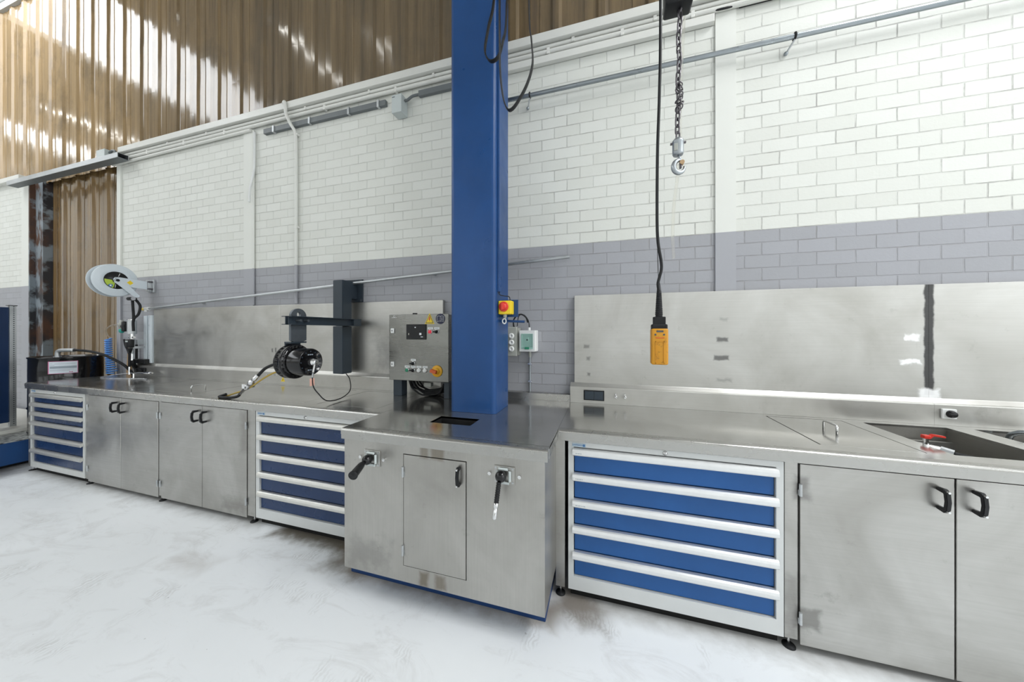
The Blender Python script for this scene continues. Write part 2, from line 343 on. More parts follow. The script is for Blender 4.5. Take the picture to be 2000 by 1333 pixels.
    def plate(s, xs, ys, holes, z0, z1, mat, plane='xy'):
        """rectangular plate with rectangular holes (u0,u1,v0,v1); watertight"""
        U = sorted(set([*xs] + [h[0] for h in holes] + [h[1] for h in holes])); V = sorted(set([*ys] + [h[2] for h in holes] + [h[3] for h in holes]))
        f = {'xy': lambda u, v, d: (u, v, d), 'xz': lambda u, v, d: (u, d, v), 'yz': lambda u, v, d: (d, u, v)}[plane]
        t = bmesh.new(); vs = {}
        def V3(u, v, d):
            k = (u, v, d)
            if k not in vs: vs[k] = t.verts.new(f(u, v, d))
            return vs[k]
        def solid(i, j):
            if i < 0 or j < 0 or i >= len(U) - 1 or j >= len(V) - 1: return False
            cu = (U[i] + U[i + 1]) / 2; cv = (V[j] + V[j + 1]) / 2
            return not any(h[0] < cu < h[1] and h[2] < cv < h[3] for h in holes)
        for i in range(len(U) - 1):
            for j in range(len(V) - 1):
                if not solid(i, j): continue
                a, b, c, d = (U[i], V[j]), (U[i + 1], V[j]), (U[i + 1], V[j + 1]), (U[i], V[j + 1])
                for z in (z0, z1): t.faces.new([V3(*p, z) for p in (a, b, c, d)])
                for (di, dj, p, q) in ((0, -1, a, b), (1, 0, b, c), (0, 1, c, d), (-1, 0, d, a)):
                    if not solid(i + di, j + dj): t.faces.new([V3(*p, z0), V3(*q, z0), V3(*q, z1), V3(*p, z1)])
        bmesh.ops.recalc_face_normals(t, faces=t.faces)
        return s.merge(t, mat)
    def text(s, txt, size, loc, mat, rot=(PI / 2, 0, 0), depth=0.0004, align='CENTER'):
        cu = bpy.data.curves.new('tmp', 'FONT'); cu.body = txt; cu.size = size; cu.extrude = depth; cu.align_x = align; cu.align_y = 'CENTER'
        ob = bpy.data.objects.new('tmp', cu); COL.objects.link(ob)
        me = bpy.data.meshes.new_from_object(ob.evaluated_get(bpy.context.evaluated_depsgraph_get()))
        bpy.data.objects.remove(ob); bpy.data.curves.remove(cu)
        from mathutils import Euler
        t = bmesh.new(); t.from_mesh(me); bpy.data.meshes.remove(me)
        bmesh.ops.transform(t, matrix=Matrix.Translation(loc) @ Euler(rot).to_matrix().to_4x4(), verts=t.verts)
        return s.merge(t, mat)
    def build(s, name, parent=None, origin=None):
        me = bpy.data.meshes.new(name); s.bm.normal_update()
        base = Vector((0, 0, 0))
        if parent is not None: base = WORLD[parent.name]
        elif origin == 'base':
            lo = Vector((min(v.co[i] for v in s.bm.verts) for i in range(3))); hi = Vector((max(v.co[i] for v in s.bm.verts) for i in range(3)))
            base = Vector(((lo.x + hi.x) / 2, (lo.y + hi.y) / 2, lo.z))
        bmesh.ops.translate(s.bm, verts=s.bm.verts, vec=-base)
        s.bm.to_mesh(me); s.bm.free()
        for m in s.mats: me.materials.append(m)
        ob = bpy.data.objects.new(name, me); COL.objects.link(ob)
        if parent is not None: ob.parent = parent
        else: ob.location = base
        WORLD[ob.name] = base
        return ob

def catmull(p, k, closed=False):
    out = []; n = len(p)
    for i in range(n if closed else n - 1):
        if closed: a, b, c, d = p[i - 1], p[i], p[(i + 1) % n], p[(i + 2) % n]
        else: a, b, c, d = p[max(i - 1, 0)], p[i], p[i + 1], p[min(i + 2, n - 1)]
        for j in range(k):
            t = j / k
            out.append(0.5 * ((2 * b) + (c - a) * t + (2 * a - 5 * b + 4 * c - d) * t * t + (3 * b - a - 3 * c + d) * t ** 3))
    if not closed: out.append(p[-1])
    return out
def tag(o, label, cat, group=None):
    o['label'] = label; o['category'] = cat
    if group: o['group'] = group
    return o
def thing(name, label, cat, loc, group=None):
    o = bpy.data.objects.new(name, None); COL.objects.link(o); o.empty_display_size = 0.05
    o.location = loc; WORLD[o.name] = Vector(loc); tag(o, label, cat, group); return o
def single(mb, name, label, cat, group=None): return tag(mb.build(name, None, 'base'), label, cat, group)
def struct(mb, name):
    o = mb.build(name); o['kind'] = 'structure'; return o
def rounded(x0, x1, y0, y1, r, n=6):
    P = []
    for cx, cy, a in ((x1 - r, y1 - r, 0), (x0 + r, y1 - r, PI / 2), (x0 + r, y0 + r, PI), (x1 - r, y0 + r, 1.5 * PI)):
        for k in range(n + 1): P.append((cx + r * math.cos(a + PI / 2 * k / n), cy + r * math.sin(a + PI / 2 * k / n)))
    return P
def disc(cx, cy, r, n=28): return [(cx + r * math.cos(2 * PI * k / n), cy + r * math.sin(2 * PI * k / n)) for k in range(n)]

# ---------------------------------------------------------------- the hall
WY = 2.60            # face of the brick wall
XL, XR, YF, HC = -17.0, 11.0, -9.0, 6.80
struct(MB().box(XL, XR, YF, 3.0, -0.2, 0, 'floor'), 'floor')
struct(MB().box(-6.24, XR, WY, 2.95, 0, 3.87, 'brick'), 'wall_back')
struct(MB().box(XL, -8.53, WY, 2.95, 0, 3.87, 'brick'), 'wall_back_far')
def corrugated(x0, x1, z0, z1, y, mb, per=0.37, dep=0.02):
    pr = []; x = x0
    while x < x1:
        for dx, dy in ((0, 0.0), (0.09, 0.002), (0.0925, 0.006), (0.18, 0.004), (0.1825, 0.0), (0.275, 0.002), (0.295, -dep), (0.345, -dep)): pr.append((x + dx, y + dy))
        x += per
    pr.append((x, y))
    t = bmesh.new(); rows = []
    nz = 14
    for k in range(nz + 1):
        z = z0 + (z1 - z0) * k / nz
        rows.append([t.verts.new((px, py + 0.002 * math.sin(px * 3.1 + k * 1.7) * math.sin(k * 0.9 + px), z)) for px, py in pr])
    bk = [[t.verts.new((v.co.x, v.co.y + 0.004, v.co.z)) for v in r] for r in rows]
    for a, b in zip(rows, rows[1:]):
        for i in range(len(a) - 1): t.faces.new((a[i], a[i + 1], b[i + 1], b[i]))
    for a, b in zip(bk, bk[1:]):
        for i in range(len(a) - 1): t.faces.new((a[i], b[i], b[i + 1], a[i + 1]))
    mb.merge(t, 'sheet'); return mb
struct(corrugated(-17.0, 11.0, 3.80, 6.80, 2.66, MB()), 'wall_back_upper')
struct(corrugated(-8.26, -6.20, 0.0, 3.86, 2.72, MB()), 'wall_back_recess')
struct(MB().box(XL, XR, 2.96, 3.0, 0, HC, 'hall'), 'leak_blocker')  # unseen backing, added to stop world light leaking past the sheeting
# roof with daylit strips, far walls with daylit windows
SK = [(-15.8, -14.3, -8.2, 2.2), (-9.7, -7.5, -8.2, 2.62), (3.0, 4.9, -1.8, 1.6), (8.0, 9.6, -8.4, 2.2)]
struct(MB().plate((XL, XR), (YF, 3.0), SK, HC, HC + 0.18, 'ceil'), 'ceiling')
def daylight(loc, rot, sx, sy, radiance, col):
    # the light that comes in through one glazed opening, a rectangle just inside its pane
    L = bpy.data.lights.new('daylight', 'AREA'); L.shape = 'RECTANGLE'; L.size = sx; L.size_y = sy
    L.energy = radiance * PI * sx * sy; L.color = col
    o = bpy.data.objects.new('daylight', L); COL.objects.link(o); o.location = loc; o.rotation_euler = rot
for i, (a, b, c, d) in enumerate(SK):
    struct(MB().box(a, b, c, d, HC + 0.12, HC + 0.15, 'pane'), 'window_%d' % (i + 1))
    daylight(((a + b) / 2, (c + d) / 2, HC + 0.11), (0, 0, 0), b - a, d - c, 70.0 if i == 2 else 17.0, (0.97, 0.985, 1.0) if i == 2 else (0.94, 0.97, 1.0))
WN = [(x, x + 3.0, 2.6, 5.6) for x in (-14.5, -10.7, -6.9, -3.1, 0.7, 4.5)]
struct(MB().plate((XL, XR), (0, HC), WN, YF - 0.2, YF, 'hall', 'xz'), 'wall_front')
for i, (a, b, c, d) in enumerate(WN):
    struct(MB().box(a, b, YF - 0.15, YF - 0.12, c, d, 'pane'), 'window_%d' % (i + 5))
    daylight(((a + b) / 2, YF - 0.11, (c + d) / 2), (PI / 2, 0, 0), b - a, d - c, 3.7, (0.95, 0.98, 1.0))
struct(MB().box(XL - 0.2, XL, YF, 3.0, 0, HC, 'hall'), 'wall_left')
WR = [(-7.5, 1.0, 1.6, 5.8)]
struct(MB().plate((YF, 3.0), (0, HC), WR, XR, XR + 0.2, 'hall', 'yz'), 'wall_right')
struct(MB().box(XR + 0.1, XR + 0.13, -7.5, 1.0, 1.6, 5.8, 'pane'), 'window_11')
daylight((XR + 0.09, -3.25, 3.7), (0, PI / 2, 0), 4.2, 8.5, 9.0, (0.95, 0.98, 1.0))
# pilasters, sill beam under the sheeting, jamb
struct(MB().box(0.752, 0.880, WY - 0.012, WY, 0, 3.84, 'paint'), 'trim_1')
struct(MB().box(-3.935, -3.790, WY - 0.012, WY, 0, 3.84, 'paint'), 'trim_2')
struct(MB().box(-6.285, -6.205, WY - 0.02, WY + 0.10, 0, 3.84, 'paint'), 'trim_3')
struct(MB().box(-8.76, -8.53, WY - 0.012, WY, 0, 3.84, 'paint'), 'trim_4')
struct(MB().box(-6.15, XR, 2.53, 2.67, 3.865, 3.935, 'pipe_white', 0.004), 'trim_5')
struct(MB().box(XL, -8.66, 2.53, 2.67, 3.865, 3.935, 'pipe_white', 0.004), 'trim_6')
struct(MB().box(-8.525, -8.27, 2.63, 2.80, 0, 3.84, 'jamb').box(-8.525, -8.49, 2.58, 2.63, 0, 3.84, 'jamb'), 'trim_7')

# ---------------------------------------------------------------- hollow steel column and what hangs on it
mb = MB(); mb.prism(rounded(-1.042, -0.706, 2.0, 2.312, 0.032), 'xy', 0.9595, HC, 'col_blue')
single(mb, 'steel_column', 'tall blue square steel column rising through the bench', 'column')
mb = MB().box(-0.706, -0.690, 2.035, 2.078, 1.785, HC, 'col_blue', 0.002)
single(mb, 'cable_channel', 'narrow blue cable channel up the right side of the blue column', 'cable channel')
th = thing('isolator_switch', 'yellow isolator box with red rotary knob on the blue column', 'switch', (-0.66, 2.12, 1.63))
MB().box(-0.705, -0.582, 2.121, 2.127, 1.615, 1.735, 'deck_blue', 0.001).box(-0.7055, -0.66, 2.127, 2.19, 1.64, 1.70, 'deck_blue').build('mounting_plate', th)
MB().box(-0.703, -0.612, 2.05, 2.12, 1.632, 1.724, 'yellow', 0.005).build('housing', th)
mb = MB().lathe([(0.034, 0), (0.034, 0.006), (0.031, 0.008), (0, 0.008)], (-0.664, 2.05, 1.683), (0, -1, 0), 'red')
mb.lathe([(0.024, 0.008), (0.022, 0.02), (0, 0.02)], (-0.664, 2.05, 1.683), (0, -1, 0), 'red').box(-0.672, -0.656, 2.015, 2.035, 1.66, 1.706, 'red', 0.003)
mb.build('rotary_knob', th)
mb = MB().cyl((-0.664, 2.08, 1.632), (-0.664, 2.08, 1.612), 0.013, 'beige').cyl((-0.664, 2.08, 1.615), (-0.664, 2.08, 1.600), 0.008, 'beige'); mb.build('cable_gland', th)
single(MB().torus((-0.667, 2.07, 1.585), 0.017, 0.0055, (0.5, -0.85, 0), 'galv', sc=(0.75, 1.0)), 'shackle_ring', 'grey metal ring hanging under the yellow isolator box', 'ring')
single(MB().cyl((-0.705, 2.14, 1.590), (-0.545, 2.16, 1.583), 0.0085, 'deck_blue'), 'hook_rod', 'short blue rod sticking out of the column below the yellow switch', 'rod')
single(MB().sweep([(-0.697, 2.055, 1.79), (-0.692, 2.05, 1.765), (-0.665, 2.06, 1.757), (-0.635, 2.08, 1.752), (-0.628, 2.085, 1.722)], 'cord', 0.003, 8, 8), 'switch_cord', 'thin black cord curling into the top of the yellow isolator box', 'cord')
# ribbon cables looping from above
single(MB().sweep([(-0.655, 1.86, HC), (-0.655, 1.86, 4.2), (-0.66, 1.85, 3.60), (-0.70, 1.85, 3.40), (-0.722, 1.85, 3.27), (-0.70, 1.85, 3.205), (-0.668, 1.85, 3.188), (-0.632, 1.85, 3.21), (-0.606, 1.85, 3.29), (-0.585, 1.86, 3.46), (-0.578, 1.87, 4.2), (-0.575, 1.87, HC)], 'cord', 0.01, 10, 10, flat=(0.016, 0.0045), up=(0, 1, 0)),
       'festoon_cable', 'flat black cable looping in front of the blue column', 'cable')
single(MB().sweep([(-0.612, 1.815, HC), (-0.612, 1.81, 4.0), (-0.608, 1.80, 3.25), (-0.604, 1.80, 3.06), (-0.588, 1.80, 2.92), (-0.565, 1.80, 2.845), (-0.540, 1.80, 2.826), (-0.50, 1.80, 2.86), (-0.44, 1.80, 2.957), (-0.407, 1.80, 3.07), (-0.414, 1.80, 3.21), (-0.426, 1.80, 3.36), (-0.43, 1.80, 4.0), (-0.43, 1.80, HC)], 'cord', 0.01, 10, 10, flat=(0.016, 0.0045), up=(0, 1, 0)),
       'festoon_cable', 'flat black cable loop hanging lower and right of the column against white brick', 'cable')
single(MB().sweep([(-0.455, 1.78, HC), (-0.452, 1.78, 4.0), (-0.452, 1.78, 3.55), (-0.447, 1.78, 3.50), (-0.438, 1.78, 3.485), (-0.430, 1.78, 3.50), (-0.425, 1.78, 3.56), (-0.424, 1.78, 4.0), (-0.422, 1.78, HC)], 'cord', 0.01, 10, 8, flat=(0.014, 0.0045), up=(0, 1, 0)),
       'festoon_cable', 'short black cable loop tip at the top edge, right of the blue column', 'cable')

# ---------------------------------------------------------------- worktops, risers, splash panels
ZT = 0.9585
def edge_profile(y0, low=0.898):
    P = [(y0 + 0.045, ZT)]
    for k in range(13):
        a = PI / 2 + (PI / 2) * k / 12
        P.append((y0 + 0.016 + 0.016 * math.cos(a), ZT - 0.016 + 0.016 * math.sin(a)))
    P += [(y0, low + 0.027), (y0 + 0.003, low + 0.026), (y0 + 0.003, low), (y0 + 0.02, low), (y0 + 0.02, ZT - 0.012), (y0 + 0.045, ZT - 0.012)]
    return P
def leg(parent, x0, x1, name='leg', y0=1.824, y1=1.875):
    l = MB().box(x0, x1, y0, y1, 0.052, 0.946, 'steel_front', 0.002).build(name, parent)
    xm = (x0 + x1) / 2
    MB().cyl((xm, (y0 + y1) / 2, 0.052), (xm, (y0 + y1) / 2, 0.010), 0.0055, 'chrome').lathe([(0, 0), (0.027, 0), (0.027, 0.005), (0.012, 0.011), (0, 0.012)], (xm, (y0 + y1) / 2 - 0.004, 0.0), (0, 0, 1), 'rubber').build('foot', l)
# left bench
wl = thing('worktop', 'long stainless worktop left of the blue column with flush hatches', 'worktop', (-3.75, 2.1, 0))
lids_l = [(-4.55, -3.64), (-3.56, -2.26), (-2.13, -1.58)]
MB().plate((-6.035, -1.4625), (1.845, 2.535), [(a, b, 1.915, 2.465) for a, b in lids_l], ZT - 0.012, ZT, 'steel_top').build('top', wl)
MB().prism(edge_profile(1.80), 'yz', -6.035, -1.4625, 'steel_edge').build('front_edge', wl)
for x0, x1 in ((-6.03, -5.985), (-4.945, -4.905), (-3.822, -3.792), (-2.728, -2.645)): leg(wl, x0, x1)
MB().box(-6.03, -1.62, 2.45, 2.50, 0.06, 0.90, 'darkbox').build('back_panel', wl)
for k, (a, b) in enumerate(lids_l):
    lab = ('stainless hatch with wire handle near the drum end of the left worktop', 'wide stainless hatch in the worktop below the hanging black gearbox', 'stainless hatch in the worktop in front of the control cabinet')[k]
    t = thing('worktop_hatch', lab, 'hatch', ((a + b) / 2, 2.19, ZT - 0.01), 'flush worktop hatches')
    MB().box(a + 0.004, b - 0.004, 1.919, 2.461, ZT - 0.011, ZT - 0.0004, 'steel_top', 0.001).build('lid', t)
    if k == 0: MB().sweep([(-3.74, 2.01, ZT), (-3.74, 2.01, ZT + 0.035), (-3.74, 2.018, ZT + 0.043), (-3.74, 2.112, ZT + 0.043), (-3.74, 2.12, ZT + 0.035), (-3.74, 2.12, ZT)], 'chrome', 0.005, 8).build('handle', t)
# right bench
wr = thing('worktop', 'stainless worktop right of the blue column holding two sinks', 'worktop', (1.1, 2.1, 0))
H = [(1.008, 1.408, 1.925, 2.475), (1.505, 1.884, 1.93, 2.465), (2.0, 2.38, 1.93, 2.465)]
MB().plate((-0.2595, 2.6), (1.845, 2.535), H, ZT - 0.012, ZT, 'steel_top').build('top', wr)
MB().prism(edge_profile(1.80), 'yz', -0.2595, 2.6, 'steel_edge').build('front_edge', wr)
for a, b, c, d in H[1:]:
    mb = MB()
    for q in ((a - 0.004, a, c, d), (b, b + 0.004, c, d), (a, b, c - 0.004, c), (a, b, d, d + 0.004)): mb.box(*q, 0.70, ZT - 0.012, 'steel_dark')
    mb.box(a, b, c, d, 0.696, 0.70, 'steel_dark').build('sink_basin', wr)
leg(wr, -0.277, -0.224); leg(wr, 0.820, 0.872); leg(wr, 1.972, 2.02)
MB().box(-0.22, 2.6, 2.49, 2.50, 0.06, 0.90, 'darkbox').build('back_panel', wr)
t = thing('worktop_hatch', 'stainless hatch with bow handle beside the sink in the right worktop', 'hatch', (1.208, 2.2, ZT - 0.01), 'flush worktop hatches')
MB().box(1.0165, 1.405, 1.929, 2.471, ZT - 0.011, ZT - 0.0004, 'steel_top', 0.001).build('lid', t)
MB().sweep([(1.20, 2.145, ZT), (1.20, 2.145, ZT + 0.038), (1.20, 2.155, ZT + 0.046), (1.20, 2.245, ZT + 0.046), (1.20, 2.255, ZT + 0.038), (1.20, 2.255, ZT)], 'chrome', 0.006, 8).build('handle', t)
# pedestal top
wc = thing('worktop', 'stainless top of the projecting central cabinet under the blue column', 'worktop', (-0.86, 2.0, 0.9))
MB().plate((-1.4615, -0.2605), (1.52, 2.535), [(-1.035, -0.765, 1.722, 1.868)], ZT - 0.012, ZT, 'steel_top').build('top', wc)
MB().prism(edge_profile(1.472), 'yz', -1.4615, -0.2605, 'steel_edge').build('front_edge', wc)
for a_, b_ in ((-0.2745, -0.2605), (-1.4615, -1.448)): MB().box(a_, b_, 1.52, 1.80, 0.898, ZT - 0.001, 'steel_edge', 0.003).build('side_edge', wc)
MB().box(-1.30, -0.27, 2.537, 2.597, ZT - 0.012, 1.012, 'steel_edge', 0.003).build('back_upstand', wc)
mb = MB()
for q in ((-1.039, -1.035, 1.722, 1.868), (-0.765, -0.761, 1.722, 1.868), (-1.039, -0.761, 1.718, 1.722), (-1.039, -0.761, 1.868, 1.872)): mb.box(*q, 0.60, ZT - 0.001, 'darkbox')
mb.box(-1.035, -0.765, 1.722, 1.868, 0.596, 0.60, 'darkbox').build('waste_chute', wc)
def splash(label, x0, x1, seams, rx0, rx1, end_face):
    t = thing('backsplash', label, 'backsplash', ((x0 + x1) / 2, 2.56, ZT))
    xs = [x0] + seams + [x1]
    g = 0.0 if end_face else 0.0008
    for a, b in zip(xs, xs[1:]): MB().box(a + g, b - g, 2.56, 2.596, 1.104, 1.80, 'steel_splash', 0.005 if g else 0.0015, 3).build('panel', t)
    P = [(2.525, ZT + 0.0005), (2.525, 1.078), (2.5275, 1.084), (2.533, 1.087), (2.556, 1.108), (2.5595, 1.112), (2.5595, ZT + 0.0005)]
    rs = [rx0] + seams[-1:] * bool(end_face) + [rx1]
    for a, b in zip(rs, rs[1:]): MB().prism(P, 'yz', a, b - 0.0008, 'steel_splash').build('riser', t)
    return t
splash('long stainless splash panel and ledge behind the left worktop', -5.47, -1.402, [-3.35], -5.81, -1.402, False)
splash('bright stainless splash panel with a dark weld seam behind the sinks', -0.239, 2.6, [1.877], -0.268, 2.6, True)

# ---------------------------------------------------------------- cabinets
def pull(x, z0, z1, y, parent, mat='black', screws=True, out=0.045):
    mb = MB()
    mb.prism([(y, z1), (y - out + 0.012, z1 + 0.004), (y - out, z1 - 0.012), (y - out - 0.004, (z0 + z1) / 2), (y - out, z0 + 0.012), (y - out + 0.012, z0 - 0.004), (y, z0),
              (y, z0 + 0.013), (y - out + 0.014, z0 + 0.016), (y - out + 0.010, (z0 + z1) / 2), (y - out + 0.014, z1 - 0.016), (y, z1 - 0.013)], 'yz', x - 0.008, x + 0.008, mat, 0.002)
    if screws:
        for z in (z0 + 0.006, z1 - 0.006): mb.cyl((x, y - out + 0.006, z), (x, y - out - 0.004, z), 0.0045, 'chrome', n=12)
    return mb.build('handle', parent)
def hinge(x, z, y, parent, name='hinge'):
    return MB().cyl((x, y - 0.006, z - 0.028), (x, y - 0.006, z + 0.028), 0.0065, 'galv', n=12).box(x - 0.008, x + 0.008, y - 0.004, y, z - 0.026, z + 0.0, 'galv').build(name, parent)
def door_cabinet(label, x0, xm, x1, hoff, mirror=True):
    t = thing('door_cabinet', label, 'cabinet', ((x0 + x1) / 2, 2.1, 0))
    mb = MB()
    mb.box(x0, x0 + 0.018, 1.842, 2.44, 0.05, 0.884, 'steel_front').box(x1 - 0.018, x1, 1.842, 2.44, 0.05, 0.884, 'steel_front').box(x0 + 0.018, x1 - 0.018, 1.842, 2.44, 0.05, 0.068, 'steel_front').box(x0 + 0.018, x1 - 0.018, 2.42, 2.44, 0.068, 0.884, 'steel_front').build('body', t)
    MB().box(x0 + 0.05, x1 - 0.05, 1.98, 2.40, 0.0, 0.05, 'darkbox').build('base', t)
    for k, (a, b) in enumerate(((x0, xm), (xm, x1))):
        d = MB().box(a + 0.003, b - 0.003, 1.82, 1.840, 0.036, 0.889, 'steel_front', 0.0025).build('door', t)
        pull(xm - hoff if k == 0 else xm + hoff, 0.757, 0.850, 1.82, d)
        hx = a + 0.002 if k == 0 else b - 0.002
        for z in (0.768, 0.164): hinge(hx, z, 1.82, d)
    return t
door_cabinet('two door steel cabinet beside the six drawer cabinet at far left', -4.902, -4.372, -3.825, 0.060)
door_cabinet('two door steel cabinet just left of the five drawer navy cabinet', -3.789, -3.252, -2.732, 0.054)
door_cabinet('large two door steel cabinet under the sinks at right', 0.876, 1.4205, 1.967, 0.056)
def drawer_cabinet(label, x0, x1, tops, bottom, front, bar, frame, side, lockx, logo, labels):
    t = thing('drawer_cabinet', label, 'drawer cabinet', ((x0 + x1) / 2, 2.1, 0))
    zt, zb = 0.8915, 0.055
    mb = MB(); mb.plate((x0, x1), (zb, zt), [(x0 + side, x1 - side, bottom, tops[0] + 0.004)], 1.82, 1.85, frame, 'xz')
    mb.box(x0, x0 + 0.015, 1.85, 2.42, zb, zt, frame).box(x1 - 0.015, x1, 1.85, 2.42, zb, zt, frame).box(x0 + 0.015, x1 - 0.015, 2.40, 2.42, zb, zt, frame).build('body', t)
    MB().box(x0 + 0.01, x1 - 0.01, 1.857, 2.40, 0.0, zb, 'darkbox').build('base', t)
    zs = tops + [bottom]
    for k, (a, b) in enumerate(zip(zs, zs[1:])):
        d = MB().box(x0 + side + 0.004, x1 - side - 0.004, 1.832, 1.848, b + 0.004, a - 0.002, front, 0.002).box(x0 + side + 0.02, x1 - side - 0.02, 1.848, 2.36, b + 0.02, a - 0.03, 'warmgreyp').build('drawer', t)
        P = [(1.8325, a), (1.812, a - 0.001), (1.804, a - 0.006), (1.799, a - 0.018), (1.799, a - 0.034), (1.803, a - 0.040), (1.808, a - 0.040), (1.808, a - 0.036), (1.8325, a - 0.024)]
        MB().prism(P, 'yz', x0 + side - 0.006, x1 - side + 0.006, bar, 0.001).build('handle_bar', d)
        if k < len(labels):
            w = labels[k]; mb = MB().box(x0 + side, x0 + side + w, 1.797, 1.7995, a - 0.033, a - 0.017, 'white')
            random.seed(k); x = x0 + side + 0.012
            while x < x0 + side + w - 0.016:
                q = random.uniform(0.004, 0.012); mb.box(x, x + q, 1.7965, 1.7972, a - 0.0265, a - 0.0235, 'greyink'); x += q + 0.0025
            mb.build('label_strip', d)
    MB().lathe([(0, 0.006), (0.008, 0.006), (0.008, 0.004), (0.012, 0.004), (0.012, 0)], (lockx, 1.82, 0.877), (0, -1, 0), 'chrome', 20).box(lockx - 0.001, lockx + 0.001, 1.8135, 1.8145, 0.872, 0.882, 'ink').build('lock', t)
    mb = MB().box(logo, logo + 0.076, 1.8175, 1.8198, 0.865, 0.884, 'logo_plate'); mb.text('HAMMERCA', 0.0105, (logo + 0.030, 1.8172, 0.8745), 'logo_ink')
    mb.box(logo + 0.059, logo + 0.071, 1.8168, 1.8176, 0.868, 0.881, 'logo_ink'); mb.build('maker_plate', t)
    return t
drawer_cabinet('six drawer cabinet with navy fronts at the far left end of the bench', -5.975, -4.955, [0.852, 0.752, 0.653, 0.552, 0.402, 0.255], 0.11, 'drawer_navy', 'alu', 'warmgreyp', 0.035, -5.486, -5.945, ())
drawer_cabinet('five drawer cabinet with navy fronts partly hidden by the projecting central cabinet', -2.632, -1.628, [0.856, 0.712, 0.565, 0.42, 0.271], 0.129, 'drawer_navy', 'alu', 'greyp', 0.035, -2.13, -2.612, ())
drawer_cabinet('five drawer cabinet with bright blue fronts right of the central cabinet', -0.204, 0.815, [0.859, 0.717, 0.569, 0.422, 0.275], 0.131, 'drawer_blue', 'alu_bright', 'greyp', 0.030, 0.298, -0.182, (0.062, 0.066, 0.082))

# pedestal cabinet
pd = thing('pedestal_cabinet', 'projecting stainless cabinet with a small door below the blue column', 'cabinet', (-0.86, 1.9, 0))
mb = MB().plate((-1.446, -0.276), (0.158, 0.897), [(-1.053, -0.679, 0.245, 0.852)], 1.484, 1.494, 'steel_ped', 'xz')
mb.box(-1.446, -1.436, 1.494, 2.42, 0.158, 0.897, 'steel_ped').box(-0.286, -0.276, 1.494, 2.42, 0.158, 0.897, 'steel_ped').box(-1.436, -0.286, 2.41, 2.42, 0.158, 0.897, 'darkbox')
mb.build('body', pd)
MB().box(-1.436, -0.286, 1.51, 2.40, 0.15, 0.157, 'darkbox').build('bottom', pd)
MB().box(-1.54, -0.300, 1.632, 2.40, 0.0, 0.15, 'plinth_blue', 0.004).build('plinth', pd)
d = MB().box(-1.049, -0.683, 1.481, 1.492, 0.249, 0.848, 'steel_ped', 0.0015).build('door', pd)
for z in (0.756, 0.332): hinge(-1.051, z, 1.482, d)
pull(-0.718, 0.728, 0.822, 1.481, d, out=0.03)
for s, (bx, lab) in enumerate(((-1.252, 'square steel joint plate with a thick black grip, left of the small door'), (-0.476, 'square steel joint plate with a ribbed hose and nozzle, right of the small door'))):
    nm = 'swivel_grip' if s == 0 else 'swivel_nozzle'
    t = thing(nm, lab, 'tool grip' if s == 0 else 'air nozzle', (bx, 1.484, 0.77))
    z0, z1 = (0.764, 0.848) if s == 0 else (0.77, 0.852)
    mb = MB().box(bx - 0.053, bx + 0.053, 1.478, 1.4835, z0 - 0.002, z1 + 0.002, 'steel_front', 0.002)
    for px in (-0.043, 0.043):
        for pz in (z0 + 0.008, z1 - 0.008): mb.cyl((bx + px, 1.478, pz), (bx + px, 1.475, pz), 0.005, 'galv', n=10)
    mb.build('mounting_plate', t)
    zc = (z0 + z1) / 2
    mb = MB()
    for (ax, az, bx2, bz) in ((-0.026, 0.032, 0.02, 0.032), (0.03, 0.024, 0.03, -0.024), (-0.02, -0.034, 0.026, -0.034), (-0.032, 0.022, -0.032, -0.02)):
        mb.cyl((bx + ax, 1.470, zc + az), (bx + bx2, 1.470, zc + bz), 0.0065, 'box_grey', n=10)
    mb.build('rollers', t)
    for px in (-0.077, 0.077): MB().cyl((bx + px, 1.4835, zc + 0.0), (bx + px, 1.474, zc), 0.009, 'chrome', n=8).build('bolt', t)
    if s == 0:
        MB().sphere((-1.262, 1.452, 0.806), 0.027, 'gloss_black').build('ball_joint', t)
        a = Vector((-1.268, 1.435, 0.800)); b = Vector((-1.236, 1.322, 0.7785))
        MB().lathe([(0, 0), (0.010, 0), (0.012, 0.012), (0.018, 0.03), (0.020, 0.065), (0.0215, (b - a).length - 0.006), (0.024, (b - a).length - 0.004), (0.024, (b - a).length), (0, (b - a).length)], a, b - a, 'black', 24).build('grip', t)
    else:
        MB().sphere((-0.485, 1.452, 0.815), 0.028, 'gloss_black').build('ball_joint', t)
        a = Vector((-0.487, 1.43, 0.797)); b = Vector((-0.492, 1.405, 0.707)); L = (b - a).length
        pr = [(0, 0)]
        for k in range(9): pr += [(0.0095, L * k / 9), (0.0118, L * (k + 0.3) / 9), (0.0118, L * (k + 0.7) / 9), (0.0095, L * (k + 0.98) / 9)]
        MB().lathe(pr + [(0, L)], a, b - a, 'rubber', 20).build('ribbed_hose', t)
        dirn = (b - a).normalized()
        MB().lathe([(0, -0.004), (0.012, -0.004), (0.012, 0.014), (0.009, 0.016), (0.009, 0.021), (0.0105, 0.024), (0.0105, 0.062), (0.009, 0.066), (0.005, 0.066), (0, 0.062)], b, dirn, 'chrome', 16).build('nozzle', t)

